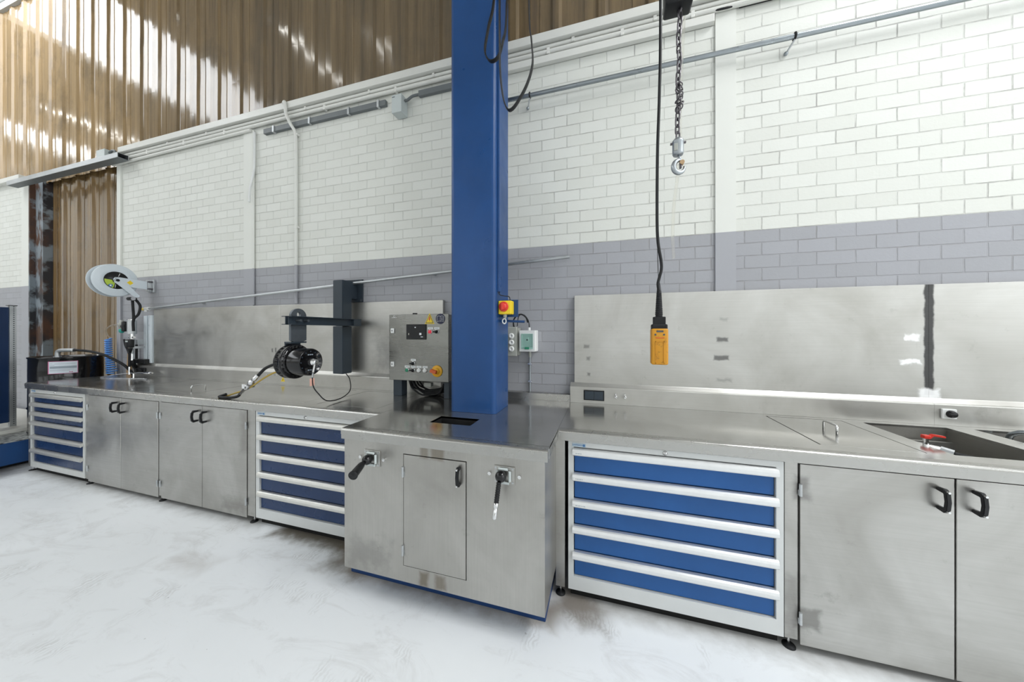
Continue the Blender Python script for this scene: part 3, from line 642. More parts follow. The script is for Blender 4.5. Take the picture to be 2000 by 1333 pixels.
# ---------------------------------------------------------------- wall services
def clips(o, xs, z0, z1, y, mat='pipe_white'):
    for x in xs: MB().box(x - 0.012, x + 0.012, y - 0.006, y + 0.030, z0, z1, mat, 0.002).build('clip', o)
th = thing('wall_pipe', 'upper white conduit just below the sill beam, running behind the column', 'pipe', (-2.5, 2.57, 3.83))
MB().cyl((-6.15, 2.571, 3.842), (10.9, 2.571, 3.842), 0.015, 'pipe_white', n=14).build('tube', th); clips(th, [-5.2, -4.5, -3.0, -2.2, -1.5, -0.25, 0.35], 3.826, 3.862, 2.560)
th = thing('wall_pipe', 'lower white conduit parallel under the sill beam conduit', 'pipe', (-2.5, 2.57, 3.80))
MB().cyl((-6.15, 2.571, 3.800), (10.9, 2.571, 3.800), 0.018, 'pipe_white', n=14).build('tube', th); clips(th, [-5.6, -4.9, -4.2, -2.75, -1.9, -1.2, -0.45, 0.12, 0.6], 3.775, 3.825, 2.560)
single(MB().cyl((-6.35, 2.575, 3.752), (-3.80, 2.575, 3.765), 0.017, 'pipe_white', n=14), 'wall_pipe', 'white conduit ending at the left pilaster, lowest of the bundle', 'pipe')
th = thing('cable_duct', 'dark grey cable duct on the brick between left pilaster and junction box', 'cable duct', (-2.8, 2.57, 3.68))
MB().box(-3.60, -2.02, 2.565, 2.598, 3.682, 3.735, 'duct', 0.003).build('channel', th); clips(th, [-3.45, -2.95, -2.45, -2.1], 3.672, 3.742, 2.562, 'galv')
single(MB().box(-1.66, -0.97, 2.565, 2.598, 3.690, 3.742, 'duct', 0.003), 'cable_duct', 'dark grey cable duct between junction box and blue column', 'cable duct')
single(MB().box(-0.95, 0.74, 2.560, 2.598, 3.715, 3.772, 'pipe_white', 0.003), 'cable_duct', 'white cable duct right of the column, below the conduits', 'cable duct')
single(MB().box(0.90, 1.10, 2.555, 2.598, 3.79, 3.84, 'black', 0.003).sweep([(0.70, 2.57, 3.80), (0.80, 2.56, 3.785), (0.90, 2.575, 3.80)], 'cord', 0.007, 8, 6), 'cable_joint', 'black cable joint on the wall right of the right pilaster', 'cable joint')
th = thing('junction_box', 'pale square junction box on the brick below the sill beam', 'junction box', (-1.85, 2.55, 3.54))
MB().box(-1.90, -1.795, 2.50, 2.5985, 3.535, 3.70, 'box_grey', 0.004).build('housing', th)
MB().sweep([(-1.79, 2.55, 3.66), (-1.76, 2.55, 3.665), (-1.72, 2.565, 3.70), (-1.655, 2.58, 3.715)], 'duct', 0.012, 8, 6).build('cable', th)
MB().box(-1.893, -1.865, 2.499, 2.500, 3.675, 3.681, 'ink').build('mark', th)
# vertical pipe with S-bend
th = thing('drop_pipe', 'white vertical conduit with a bent top between left pilaster and black post', 'pipe', (-3.15, 2.57, 1.2))
mb = MB().sweep([(-3.26, 2.53, 3.925), (-3.225, 2.515, 3.92), (-3.215, 2.515, 3.86), (-3.21, 2.52, 3.79), (-3.175, 2.535, 3.70), (-3.150, 2.560, 3.64), (-3.146, 2.575, 3.58), (-3.146, 2.578, 3.4)], 'pipe_white', 0.016, 12, 8)
mb.cyl((-3.146, 2.578, 3.41), (-3.146, 2.578, 1.81), 0.016, 'paint', n=14).build('tube', th)
for z in (3.60, 2.62): MB().box(-3.170, -3.122, 2.567, 2.600, z - 0.012, z + 0.012, 'pipe_white', 0.002).build('clip', th)
th = thing('drop_cable', 'pair of thin white cables dropping beside the left pilaster', 'cable', (-3.77, 2.59, 1.8))
MB().cyl((-3.775, 2.586, 3.76), (-3.775, 2.586, 1.81), 0.010, 'paint', n=10).build('tube', th)
MB().sweep([(-3.752, 2.580, 3.74), (-3.745, 2.575, 3.5), (-3.755, 2.575, 3.30), (-3.785, 2.555, 3.10), (-3.79, 2.55, 2.95)], 'white', 0.006, 8, 8, flat=(0.013, 0.006)).build('loose_strip', th)
# long horizontal galvanised pipe with hangers
th = thing('wall_pipe', 'galvanised pipe on hangers crossing the white brick at upper right', 'pipe', (2, 2.54, 3.4))
MB().cyl((-0.95, 2.54, 3.4505), (10.5, 2.54, 3.53), 0.0165, 'darkgalv', n=16).build('tube', th)
for x in (-0.597, 1.197, 2.9):
    z = 3.452 + (x + 0.74) * 0.00694
    MB().torus((x, 2.54, z), 0.020, 0.006, (1, 0, 0), 'black').cyl((x, 2.535, z - 0.022), (x - 0.03, 2.595, z - 0.075), 0.006, 'galv', n=10).sphere((x - 0.028, 2.585, z - 0.07), 0.013, 'darkgalv').build('hanger', th)
# sloping air pipe above left splash, stub beyond the column
th = thing('air_pipe', 'sloping pale pipe above the left splash ending beyond the blue column', 'pipe', (-2.8, 2.53, 1.8))
MB().cyl((-5.50, 2.535, 1.803), (-0.275, 2.535, 2.106), 0.0135, 'galv', n=16).build('tube', th)
for x in (-4.6, -1.5): MB().box(x - 0.01, x + 0.01, 2.545, 2.597, 1.803 + (x + 5.5) * 0.058 - 0.008, 1.803 + (x + 5.5) * 0.058 + 0.008, 'galv').build('bracket', th)
t = thing('air_valve', 'small white coupling with yellow tip on the left end of the sloping pipe', 'valve', (-5.56, 2.535, 1.79))
MB().cyl((-5.50, 2.535, 1.803), (-5.575, 2.535, 1.800), 0.022, 'white', n=14).cyl((-5.555, 2.53, 1.795), (-5.555, 2.53, 1.765), 0.016, 'white', n=12).build('body', t)
MB().lathe([(0.021, 0), (0.018, 0.045), (0.010, 0.085), (0, 0.09)], (-5.575, 2.535, 1.800), (-1, 0, -0.05), 'yellow').build('tip', t)
# boxes on the grey wall right of column
t = thing('fuse_box', 'grey box with three white round caps half hidden by the blue column', 'fuse box', (-0.74, 2.55, 1.31))
MB().box(-0.83, -0.700, 2.50, 2.528, 1.312, 1.552, 'beige', 0.004).box(-0.82, -0.690, 2.528, 2.598, 1.318, 1.545, 'beige', 0.003).build('housing', t)
for z in (1.372, 1.425, 1.478): MB().lathe([(0.0225, 0), (0.0225, 0.010), (0.018, 0.014), (0.009, 0.014), (0.007, 0.009), (0, 0.009)], (-0.742, 2.50, z), (0, -1, 0), 'white', 24).build('screw_cap', t)
MB().sweep([(-0.735, 2.55, 1.548), (-0.735, 2.53, 1.60), (-0.705, 2.51, 1.64), (-0.665, 2.52, 1.655), (-0.628, 2.53, 1.63), (-0.62, 2.56, 1.59)], 'cord', 0.006, 8, 8).build('cable', t)
t = thing('socket_box', 'white distribution box with green transparent window on the grey brick', 'distribution box', (-0.6, 2.55, 1.35))
MB().plate((-0.675, -0.548), (1.352, 1.524), [(-0.655, -0.566, 1.385, 1.492)], 2.50, 2.52, 'white', 'xz').box(-0.675, -0.540, 2.52, 2.598, 1.352, 1.524, 'white', 0.004).build('housing', t)
MB().box(-0.660, -0.561, 2.492, 2.4985, 1.372, 1.497, 'greenglass', 0.002).box(-0.628, -0.592, 2.487, 2.4925, 1.370, 1.388, 'greenb', 0.002).build('window_flap', t)
MB().box(-0.632, -0.603, 2.508, 2.519, 1.425, 1.466, 'white').box(-0.618, -0.605, 2.503, 2.508, 1.440, 1.452, 'ink').build('breaker', t)
MB().cyl((-0.607, 2.56, 1.523), (-0.607, 2.56, 1.548), 0.011, 'white', n=12).sweep([(-0.607, 2.56, 1.545), (-0.612, 2.555, 1.60), (-0.64, 2.55, 1.645), (-0.675, 2.55, 1.655), (-0.70, 2.555, 1.63), (-0.71, 2.56, 1.56)], 'cord', 0.0035, 8, 8).build('cable', t)
th = thing('drop_pipe', 'thin grey conduit dropping from the white distribution box to the bench', 'pipe', (-0.607, 2.58, 1.012))
MB().cyl((-0.607, 2.583, 1.352), (-0.607, 2.583, 1.30), 0.012, 'beige', n=12).cyl((-0.607, 2.583, 1.30), (-0.607, 2.583, 1.014), 0.008, 'darkgalv', n=12).build('tube', th)
for z in (1.245, 1.10): MB().box(-0.622, -0.588, 2.572, 2.599, z - 0.007, z + 0.007, 'chrome', 0.001).build('clip', th)
# sockets and taps on risers
t = thing('double_socket', 'black double power socket on the ledge at the left end of the right splash', 'socket', (-0.09, 2.52, 0.98))
MB().box(-0.164, -0.011, 2.512, 2.5245, 0.984, 1.061, 'black', 0.002).build('frame', t)
for x in (-0.156, -0.0865): MB().box(x, x + 0.0675, 2.5085, 2.512, 0.991, 1.054, 'slate', 0.002).build('cover_flap', t)
for k, x in enumerate((0.073, 0.138)):
    t = thing('air_outlet', ('left' if k == 0 else 'right') + ' one of two small chrome air outlets beside the black double socket', 'air outlet', (x, 2.52, 1.02), 'chrome air outlets on the right ledge')
    MB().cyl((x, 2.5245, 1.027), (x, 2.505, 1.027), 0.010, 'chrome', n=12).cyl((x, 2.513, 1.027), (x, 2.513, 1.046), 0.006, 'chrome', n=10).build('body', t)
    MB().lathe([(0.010, 0), (0.010, 0.02), (0.006, 0.022), (0.005, 0.016), (0, 0.016)], (x, 2.506, 1.026), (0, -1, -0.15), 'chrome', 16).build('nipple', t)
t = thing('rotary_switch', 'small black rotary switch on a pale plate on the ledge above the sink', 'switch', (1.935, 2.52, 1.0))
MB().box(1.902, 1.968, 2.512, 2.5245, 1.000, 1.058, 'white', 0.004).build('plate', t)
MB().lathe([(0.021, 0), (0.021, 0.01), (0.017, 0.022), (0, 0.022)], (1.938, 2.512, 1.030), (0, -1, 0), 'black').box(1.915, 1.95, 2.482, 2.494, 1.025, 1.036, 'black', 0.003).build('knob', t)
for k, x in enumerate((-3.465, -3.372, -3.282)):
    single(MB().box(x - 0.032, x + 0.022, 2.523, 2.5245, 1.049, 1.057, 'white').box(x - 0.024, x + 0.016, 2.5222, 2.5232, 1.0505, 1.0555, 'ink'), 'label_plate', ('leftmost', 'middle', 'rightmost')[k] + ' of three small black label strips on the ledge above the yellow triangle', 'label', 'label strips on the left ledge')
def tri(cx, cz, w, h): return [(cx - w / 2, cz - h / 2), (cx + w / 2, cz - h / 2), (cx, cz + h / 2)]
single(MB().prism(tri(-3.262, 1.012, 0.056, 0.050), 'xz', 2.5235, 2.5247, 'yellow').prism(tri(-3.262, 1.008, 0.012, 0.018), 'xz', 2.5228, 2.5236, 'ink'), 'warning_sign', 'small yellow warning triangle on the left ledge below the gearbox', 'sign')

# ---------------------------------------------------------------- control cabinet on the bench
cb = thing('control_cabinet', 'stainless control cabinet with screen and buttons left of the blue column', 'control cabinet', (-1.51, 2.43, ZT))
MB().box(-1.785, -1.235, 2.352, 2.53, 1.103, 1.655, 'steel_box', 0.003).box(-1.61, -1.58, 2.40, 2.43, 1.655, 1.675, 'black', 0.002).build('housing', cb)
dr = MB().box(-1.795, -1.228, 2.330, 2.350, 1.098, 1.660, 'steel_box', 0.004).build('door', cb)
for x0, x1 in ((-1.775, -1.69), (-1.285, -1.238)): MB().box(x0, x1, 2.36, 2.44, ZT, 1.102, 'slate', 0.003).build('leg', cb)
YD = 2.3295
def cx(px): return -1.795 + (px - 135) * (0.567 / 770)     # sketch scale across the door
def cz(py, px=135): return 1.660 - (py - 165 + (px - 135) * 0.012) * (0.562 / 865)
MB().box(cx(372), cx(632), YD - 0.006, YD, 1.447, 1.575, 'black', 0.003).box(cx(384), cx(620), YD - 0.0066, YD - 0.0058, 1.455, 1.562, 'screen').box(cx(484), cx(500), YD - 0.0072, YD - 0.0064, 1.545, 1.553, 'glyph').box(cx(404), cx(409), YD - 0.0072, YD - 0.0064, 1.485, 1.50, 'glyph_y').box(cx(545), cx(572), YD - 0.0072, YD - 0.0064, 1.485, 1.502, 'glyph').box(cx(562), cx(592), YD - 0.0072, YD - 0.0064, 1.467, 1.472, 'glyph').build('screen', cb)
def button(px, z, mat, kind, lab=True, rr=0.0165):
    mb = MB().lathe([(0.019, 0), (0.019, 0.004), (0.0165, 0.006), (0, 0.006)], (cx(px), YD, z), (0, -1, 0), 'chrome', 24)
    if kind == 'knob':
        mb.lathe([(0.0155, 0.006), (0.0145, 0.014), (0, 0.014)], (cx(px), YD, z), (0, -1, 0), mat, 20)
        mb.box(cx(px) - 0.024, cx(px) + 0.006, YD - 0.026, YD - 0.012, z - 0.006, z + 0.006, mat, 0.002)
    else: mb.lathe([(0.0155, 0.006), (0.0155, 0.012), (0.012, 0.015), (0, 0.015)], (cx(px), YD, z), (0, -1, 0), mat, 20)
    mb.build('button', cb)
    if lab:
        MB().box(cx(px) - 0.024, cx(px) + 0.024, YD - 0.001, YD, z + 0.020, z + 0.038, 'white').box(cx(px) - 0.017, cx(px) + 0.016, YD - 0.0015, YD - 0.0009, z + 0.027, z + 0.031, 'greyink').build('label_strip', cb)
button(682, 1.512, 'redlamp', 'push'); button(763, 1.512, 'black', 'knob')
button(462, 1.245, 'black', 'knob'); button(382, 1.188, 'greenb', 'push'); button(460, 1.188, 'black', 'knob'); button(536, 1.188, 'white', 'push'); button(614, 1.188, 'white', 'push')
MB().lathe([(0.048, 0), (0.048, 0.006), (0.045, 0.008), (0, 0.008)], (cx(768), YD, 1.188), (0, -1, 0), 'rotary_yellow').lathe([(0.027, 0.008), (0.024, 0.022), (0, 0.022)], (cx(768), YD, 1.188), (0, -1, 0), 'rotary_yellow').box(cx(768) - 0.045, cx(768) + 0.012, YD - 0.045, YD - 0.018, 1.174, 1.202, 'orange_red', 0.004, rot=Matrix.Rotation(0.25, 4, 'Y')).build('main_switch', cb)
for z in (1.50, 1.213): MB().box(cx(165), cx(210), YD - 0.010, YD, z, z + 0.042, 'white', 0.004).box(cx(180), cx(190), YD - 0.011, YD - 0.010, z + 0.015, z + 0.028, 'ink').build('latch', cb)
xc = cx(672); MB().prism(tri(xc, 1.622, 0.090, 0.090), 'xz', YD - 0.0009, YD, 'yellow').prism(tri(xc, 1.619, 0.074, 0.072), 'xz', YD - 0.0014, YD - 0.0008, 'ink').prism(tri(xc, 1.617, 0.060, 0.058), 'xz', YD - 0.0019, YD - 0.0013, 'yellow').prism([(xc - 0.002, 1.638), (xc + 0.006, 1.636), (xc + 0.001, 1.621), (xc + 0.009, 1.622), (xc - 0.003, 1.594), (xc - 0.001, 1.612), (xc - 0.009, 1.611)], 'xz', YD - 0.0024, YD - 0.0018, 'red').build('warning_sign', cb)
xb = cx(808); mb = MB().prism(disc(xb, 1.618, 0.043), 'xz', YD - 0.0009, YD, 'navy_sign')
for P in ([(-0.029, 0.020), (-0.016, 0.025), (0, 0.021)], [(0, 0.021), (0.016, 0.025), (0.029, 0.020)], [(-0.029, 0.020), (-0.029, -0.024)], [(0.029, 0.020), (0.029, -0.024)], [(0, 0.021), (0, -0.020)], [(-0.029, -0.024), (-0.014, -0.018), (0, -0.020)], [(0, -0.020), (0.014, -0.018), (0.029, -0.024)]):
    mb.sweep([(xb + a, YD - 0.0012, 1.618 + b) for a, b in P], 'white', 0.0013, 6)
mb.text('i', 0.040, (xb + 0.0145, YD - 0.0016, 1.6185), 'white'); mb.build('manual_sign', cb)
mb = MB().torus((cx(207), YD - 0.0005, 1.644), 0.008, 0.0012, (0, 1, 0), 'white', m=6).box(cx(172), cx(240), YD - 0.0008, YD, 1.632, 1.6345, 'white'); mb.build('maker_mark', cb)
# bundle of cables under the control cabinet
mb = MB(); random.seed(11)
for k in range(9):
    x0 = -1.66 + random.uniform(0, 0.05); x1 = -1.30 + random.uniform(-0.02, 0.01); y = 2.39 + 0.012 * k
    zl = 0.972 + 0.010 * (k % 4)
    mb.sweep([(x0, y, 1.10), (x0 + 0.03, y, 1.03 + 0.01 * (k % 3)), (x0 + 0.11, y - 0.01, zl + 0.01), (-1.47, y, zl), (x1 - 0.05, y + 0.01, zl + 0.02), (x1, y, 1.07)], 'rubber', 0.0075, 8, 6)
mb.box(-1.50, -1.43, 2.40, 2.44, 1.04, 1.075, 'beige', 0.004)
single(mb, 'cable_bundle', 'bundle of black cables sagging under the control cabinet', 'cable bundle')

# ---------------------------------------------------------------- black support post with arm and gearbox
ps = thing('support_post', 'dark slate square post with horizontal arm bolted to the wall', 'post', (-2.42, 2.46, 1.12))
MB().box(-2.477, -2.362, 2.40, 2.515, 1.114, 1.565, 'slate', 0.006, 2).build('lower_tube', ps)
MB().prism([(2.40, 1.632), (2.515, 1.632), (2.515, 1.83), (2.585, 1.83), (2.585, 2.00), (2.40, 2.00)], 'yz', -2.477, -2.362, 'slate', 0.005).build('upper_tube', ps)
mb = MB().box(-2.51, -2.30, 2.586, 2.599, 1.806, 2.03, 'slate', 0.003)
for x in (-2.495, -2.315):
    for z in (1.82, 2.01): mb.cyl((x, 2.586, z), (x, 2.576, z), 0.010, 'slate_steel', n=6)
mb.build('wall_plate', ps)
mb = MB()
for (xa, xb_, dx) in ((-2.276, -2.236, 1), (-2.300, -2.340, -1)):
    # slightly splayed channel: web plus two flanges
    w = min(xa, xb_); W = max(xa, xb_)
    mb.box(w if dx > 0 else W - 0.005, w + 0.005 if dx > 0 else W, 1.80, 2.50, 1.566, 1.631, 'slate').box(w, W, 1.80, 2.50, 1.626, 1.631, 'slate').box(w, W, 1.80, 2.50, 1.566, 1.571, 'slate')
mb.box(-2.45, -2.24, 2.41, 2.50, 1.5655, 1.6315, 'slate')
mb.build('arm', ps)
hg = thing('gearbox', 'black round gearbox hanging on a steel plate from the dark arm', 'gearbox', (-2.2, 1.89, 1.16))
P = [(1.825, 1.44), (1.832, 1.434), (1.948, 1.434), (1.955, 1.44), (1.955, 1.63)]
P += [(1.89 + 0.065 * math.cos(a), 1.63 + 0.062 * math.sin(a)) for a in [PI * k / 12 for k in range(13)]]
mb = MB(); # plate with a lifting eye
t = bmesh.new(); N = 40
def outline(k):
    a = 2 * PI * k / N; c, s_ = math.cos(a), math.sin(a)
    # ray from the eye centre to the plate outline
    R = 10
    for i in range(len(P)):
        p, q = Vector(P[i]), Vector(P[(i + 1) % len(P)]); o = Vector((1.89, 1.645)); e = q - p; dn = c * e.y - s_ * e.x
        if abs(dn) < 1e-9: continue
        u = ((p.x - o.x) * e.y - (p.y - o.y) * e.x) / dn; v = ((p.x - o.x) * s_ - (p.y - o.y) * c) / dn
        if u > 0 and -1e-6 <= v <= 1 + 1e-6: R = min(R, u)
    return (1.89 + R * c, 1.645 + R * s_)
ri = {}
for side, x in ((0, -2.298), (1, -2.278)):
    ri[side] = ([t.verts.new((x, *outline(k))) for k in range(N)], [t.verts.new((x, 1.89 + 0.016 * math.cos(2 * PI * k / N), 1.645 + 0.020 * math.sin(2 * PI * k / N))) for k in range(N)])
for k in range(N):
    j = (k + 1) % N
    for sd in (0, 1): t.faces.new((ri[sd][0][k], ri[sd][0][j], ri[sd][1][j], ri[sd][1][k]))
    for w in (0, 1): t.faces.new((ri[0][w][k], ri[0][w][j], ri[1][w][j], ri[1][w][k]))
bmesh.ops.recalc_face_normals(t, faces=t.faces); mb.merge(t, 'slate_steel')
mb.box(-2.345, -2.278, 1.825, 1.955, 1.424, 1.436, 'slate').box(-2.345, -2.333, 1.825, 1.95, 1.30, 1.43, 'slate', 0.002)
mb.build('hanger_plate', hg)
for y in (1.862, 1.925): MB().cyl((-2.305, y, 1.598), (-2.222, y, 1.598), 0.010, 'slate_steel', n=6).build('bolt', hg)
A0 = (-2.335, 1.86, 1.285)
mb = MB().lathe([(0, 0), (0.128, 0), (0.128, 0.012), (0.118, 0.014), (0.118, 0.040), (0.130, 0.042), (0.130, 0.070), (0.124, 0.074), (0.108, 0.076), (0.106, 0.086)], A0, (1, 0, 0), 'gloss_black', 48)
for k in range(24):
    a = 2 * PI * k / 24; mb.cyl((A0[0] + 0.012, A0[1] + 0.121 * math.cos(a), A0[2] + 0.121 * math.sin(a)), (A0[0] + 0.042, A0[1] + 0.121 * math.cos(a), A0[2] + 0.121 * math.sin(a)), 0.0075, 'gloss_black', n=6)
    mb.cyl((A0[0] + 0.070, A0[1] + 0.119 * math.cos(a + 0.13), A0[2] + 0.119 * math.sin(a + 0.13)), (A0[0] + 0.079, A0[1] + 0.119 * math.cos(a + 0.13), A0[2] + 0.119 * math.sin(a + 0.13)), 0.005, 'gloss_black', n=6)
mb.build('flange', hg)
mb = MB().lathe([(0.104, 0.076), (0.102, 0.205), (0.098, 0.214), (0.092, 0.214), (0.090, 0.205), (0, 0.205)], A0, (1, 0, 0), 'gloss_black', 48); mb.build('drum_body', hg)
fx = A0[0] + 0.205
mb = MB().lathe([(0.034, 0), (0.030, 0.022), (0.020, 0.026), (0, 0.026)], (fx, A0[1], A0[2]), (1, 0, 0), 'gloss_black').build('hub', hg)
mb = MB().lathe([(0.026, 0.026), (0.026, 0.032), (0.020, 0.034), (0.020, 0.058), (0.012, 0.060), (0, 0.060)], (fx, A0[1], A0[2]), (1, 0, 0), 'chrome', 20); mb.build('shaft', hg)
mb = MB()
for k in range(12):
    a = 2 * PI * k / 12; mb.cyl((fx, A0[1] + 0.08 * math.cos(a), A0[2] + 0.08 * math.sin(a)), (fx + 0.005, A0[1] + 0.08 * math.cos(a), A0[2] + 0.08 * math.sin(a)), 0.005, 'slate', n=8)
for dz, dy in ((0.055, 0.0), (-0.06, 0.0)):
    for q in range(3): mb.box(fx, fx + 0.0006, A0[1] - 0.022 + q * 0.016, A0[1] - 0.010 + q * 0.016, A0[2] + dz - 0.004, A0[2] + dz + 0.004, 'greyink')
mb.build('cover_bolts', hg)
# sensor lead from hub to the ledge
sx = fx + 0.045
t = thing('sensor_lead', 'thin black lead with pink tag drooping from the gearbox hub', 'cable', (-2.07, 1.84, 0.97))
MB().cyl((sx, A0[1] - 0.004, A0[2] - 0.012), (sx - 0.006, A0[1] - 0.012, A0[2] - 0.075), 0.009, 'chrome', n=12).cyl((sx - 0.006, A0[1] - 0.012, A0[2] - 0.08), (sx - 0.009, A0[1] - 0.015, A0[2] - 0.112), 0.006, 'galv', n=10).build('plug', t)
MB().sweep([(sx - 0.009, A0[1] - 0.015, A0[2] - 0.11), (sx - 0.006, A0[1] - 0.01, A0[2] - 0.18), (sx + 0.01, A0[1] + 0.02, 1.045), (sx + 0.035, 1.93, 0.985), (sx + 0.03, 2.06, 0.972), (sx - 0.05, 2.25, 1.0), (-2.28, 2.40, 1.07), (-2.37, 2.45, 1.112)], 'cord', 0.0042, 8, 10).build('lead', t)
MB().box(sx - 0.012, sx - 0.009, A0[1] - 0.035, A0[1] + 0.004, A0[2] - 0.175, A0[2] - 0.120, 'pink', 0.001).build('tag', t)
# hydraulic hoses from gearbox to bench
t = thing('pressure_hose', 'black hose with silver fittings drooping from the gearbox onto the worktop', 'hose', (-2.9, 1.85, ZT))
h0 = Vector((-2.333, 1.80, 1.262))
MB().sweep([h0, h0 + Vector((-0.05, -0.02, 0.004)), (-2.47, 1.775, 1.235), (-2.56, 1.785, 1.175)], 'rubber', 0.011, 10, 8).cyl(h0 + Vector((0.015, 0.003, 0)), h0 + Vector((-0.035, -0.012, 0.003)), 0.012, 'chrome', n=10).build('upper_hose', t)
a, b = Vector((-2.555, 1.785, 1.180)), Vector((-2.835, 1.84, 1.010))
L = (b - a).length
MB().lathe([(0, 0), (0.013, 0), (0.013, 0.05), (0.016, 0.052), (0.016, 0.075), (0.012, 0.08), (0.012, 0.11), (0.021, 0.115), (0.021, 0.14), (0.018, 0.142), (0.018, 0.20), (0.021, 0.202), (0.021, 0.225), (0.012, 0.23), (0.012, L), (0, L)], a, b - a, 'chrome', 14).box(-2.745, -2.715, 1.79, 1.87, 1.065, 1.10, 'chrome', 0.003).build('coupling', t)
MB().sweep([b, (-2.88, 1.85, 0.985), (-2.95, 1.845, 0.971), (-3.02, 1.835, 0.9705), (-3.085, 1.845, 0.9705), (-3.10, 1.87, 0.973), (-3.07, 1.885, 0.985)], 'rubber', 0.011, 10, 8).build('lower_hose', t)
single(MB().sweep([(-2.31, 1.795, 1.225), (-2.40, 1.78, 1.20), (-2.52, 1.79, 1.15), (-2.75, 1.84, 1.055), (-2.98, 1.885, 0.995), (-3.07, 1.895, 0.970), (-3.13, 1.895, 0.9665), (-3.14, 1.87, 0.966)], 'hose_yellow', 0.0065, 10, 10), 'thin_hose', 'thin yellow hose running beside the black pressure hose', 'hose')

# ---------------------------------------------------------------- sink contents
t = thing('ball_valve', 'ball valve with red lever at the edge of the first sink', 'valve', (1.56, 2.0, 0.93))
MB().cyl((1.510, 2.115, 0.940), (1.57, 2.085, 0.933), 0.017, 'chrome', n=12).cyl((1.532, 2.105, 0.94), (1.532, 2.105, 0.985), 0.010, 'chrome', n=10).cyl((1.57, 2.085, 0.933), (1.60, 2.06, 0.925), 0.020, 'galv', n=8).build('body', t)
MB().box(1.519, 1.545, 2.092, 2.118, 0.980, 0.998, 'red', 0.004).prism([(1.535, 0.985), (1.554, 1.004), (1.590, 0.999), (1.602, 0.997), (1.602, 0.989), (1.590, 0.990), (1.557, 0.994), (1.547, 0.982)], 'xz', 2.095, 2.113, 'red', 0.002).build('lever', t)
single(MB().sweep([(1.60, 2.06, 0.925), (1.65, 2.03, 0.918), (1.71, 2.00, 0.905), (1.80, 1.97, 0.86), (1.85, 2.02, 0.80), (1.80, 2.2, 0.73), (1.68, 2.25, 0.715), (1.60, 2.1, 0.714), (1.66, 1.99, 0.714)], 'rubber', 0.0125, 10, 10), 'sink_hose', 'black hose from the red lever valve curling into the sink', 'hose')
single(MB().sweep([(2.10, 2.43, 0.72), (2.10, 2.42, 0.92), (2.105, 2.39, 0.97), (2.14, 2.35, 0.985), (2.20, 2.33, 0.97), (2.27, 2.35, 0.89), (2.29, 2.35, 0.715)], 'darkgalv', 0.0125, 12, 8), 'bent_hose', 'grey bent hose rising out of the second sink at the right edge', 'hose')

# ---------------------------------------------------------------- hoist, pendant
hs = thing('chain_hoist', 'chain hoist with steel hook hanging in front of the white brick', 'hoist', (0.345, 1.75, 2.29))
MB().box(0.282, 0.408, 1.70, 1.80, 3.118, 3.40, 'black', 0.012, 3).cyl((0.345, 1.75, 3.40), (0.345, 1.75, HC), 0.012, 'darkgalv', n=10).build('housing', hs)
mb = MB(); z = 3.125; k = 0
def link(mb, c, ax, ln=0.0215, w=0.0105, r=0.0044):
    pts = []
    for j in range(16):
        a = 2 * PI * j / 16; u = w * math.cos(a); v = w * math.sin(a) + (ln - w) * (1 if math.sin(a) > 0 else -1) * (1 if abs(math.sin(a)) > 1e-6 else 0)
        pts.append((c[0] + ax[0] * u, c[1] + ax[1] * u, c[2] + v))
    mb.sweep(pts, 'chain', r, 6, closed=True)
while z > 2.46:
    link(mb, (0.352 - 0.008 * (3.12 - z) / 0.66 + 0.003 * math.sin(k), 1.75, z), (0.8, 0.6) if k % 2 else (0.6, -0.8)); z -= 0.0335; k += 1
mb.build('chain', hs)
mb = MB()
for j in range(9): mb.torus((0.350 + 0.009 * math.sin(j * 2.2), 1.742, 2.735 - j * 0.015), 0.013, 0.0032, (math.sin(j), math.cos(j * 1.7), 0.5), 'chain', 14, 6)
mb.build('chain_stop_spring', hs)
MB().lathe([(0, 0.062), (0.018, 0.062), (0.027, 0.05), (0.028, 0.042), (0.026, 0.040), (0.026, -0.012), (0.022, -0.02), (0, -0.02)], (0.345, 1.75, 2.412), (0, 0, 1), 'hooksteel', 24).box(0.322, 0.340, 1.722, 1.730, 2.405, 2.440, 'beige', 0.002).cyl((0.31, 1.75, 2.452), (0.38, 1.75, 2.452), 0.006, 'chain', n=8).build('hook_block', hs)
pts = []; 
for j in range(19):
    a = math.radians(70 + 290 * j / 18); pts.append((0.350 + 0.026 * math.cos(a), 1.75 + 0.006 * math.cos(a), 2.335 + 0.031 * math.sin(a)))
pts = [(0.349, 1.75, 2.395), (0.352, 1.75, 2.375)] + pts
MB().sweep(pts, 'hooksteel', lambda u: 0.007 + 0.0055 * math.sin(PI * min(1, max(0, (u - 0.05) / 0.9))), 12).build('hook', hs)
MB().box(0.351, 0.362, 1.742, 1.758, 2.325, 2.352, 'chain', 0.003).cyl((0.362, 1.738, 2.352), (0.362, 1.762, 2.352), 0.011, 'wood', n=10).build('safety_latch', hs)
single(MB().sweep([(0.385, 1.80, 3.16), (0.392, 1.86, 3.10), (0.386, 1.90, 2.8), (0.384, 1.90, 2.5), (0.372, 1.90, 2.35), (0.355, 1.90, 2.2), (0.349, 1.90, 2.05), (0.354, 1.90, 1.91)], 'strap', 0.01, 8, 10, flat=(0.0012, 0.008), up=(0, 1, 0)), 'hanging_strap', 'clear plastic strap hanging behind the hoist hook', 'strap')
pn = thing('pendant_control', 'amber handheld pendant control hanging on a black cable', 'pendant control', (0.237, 1.60, 1.362))
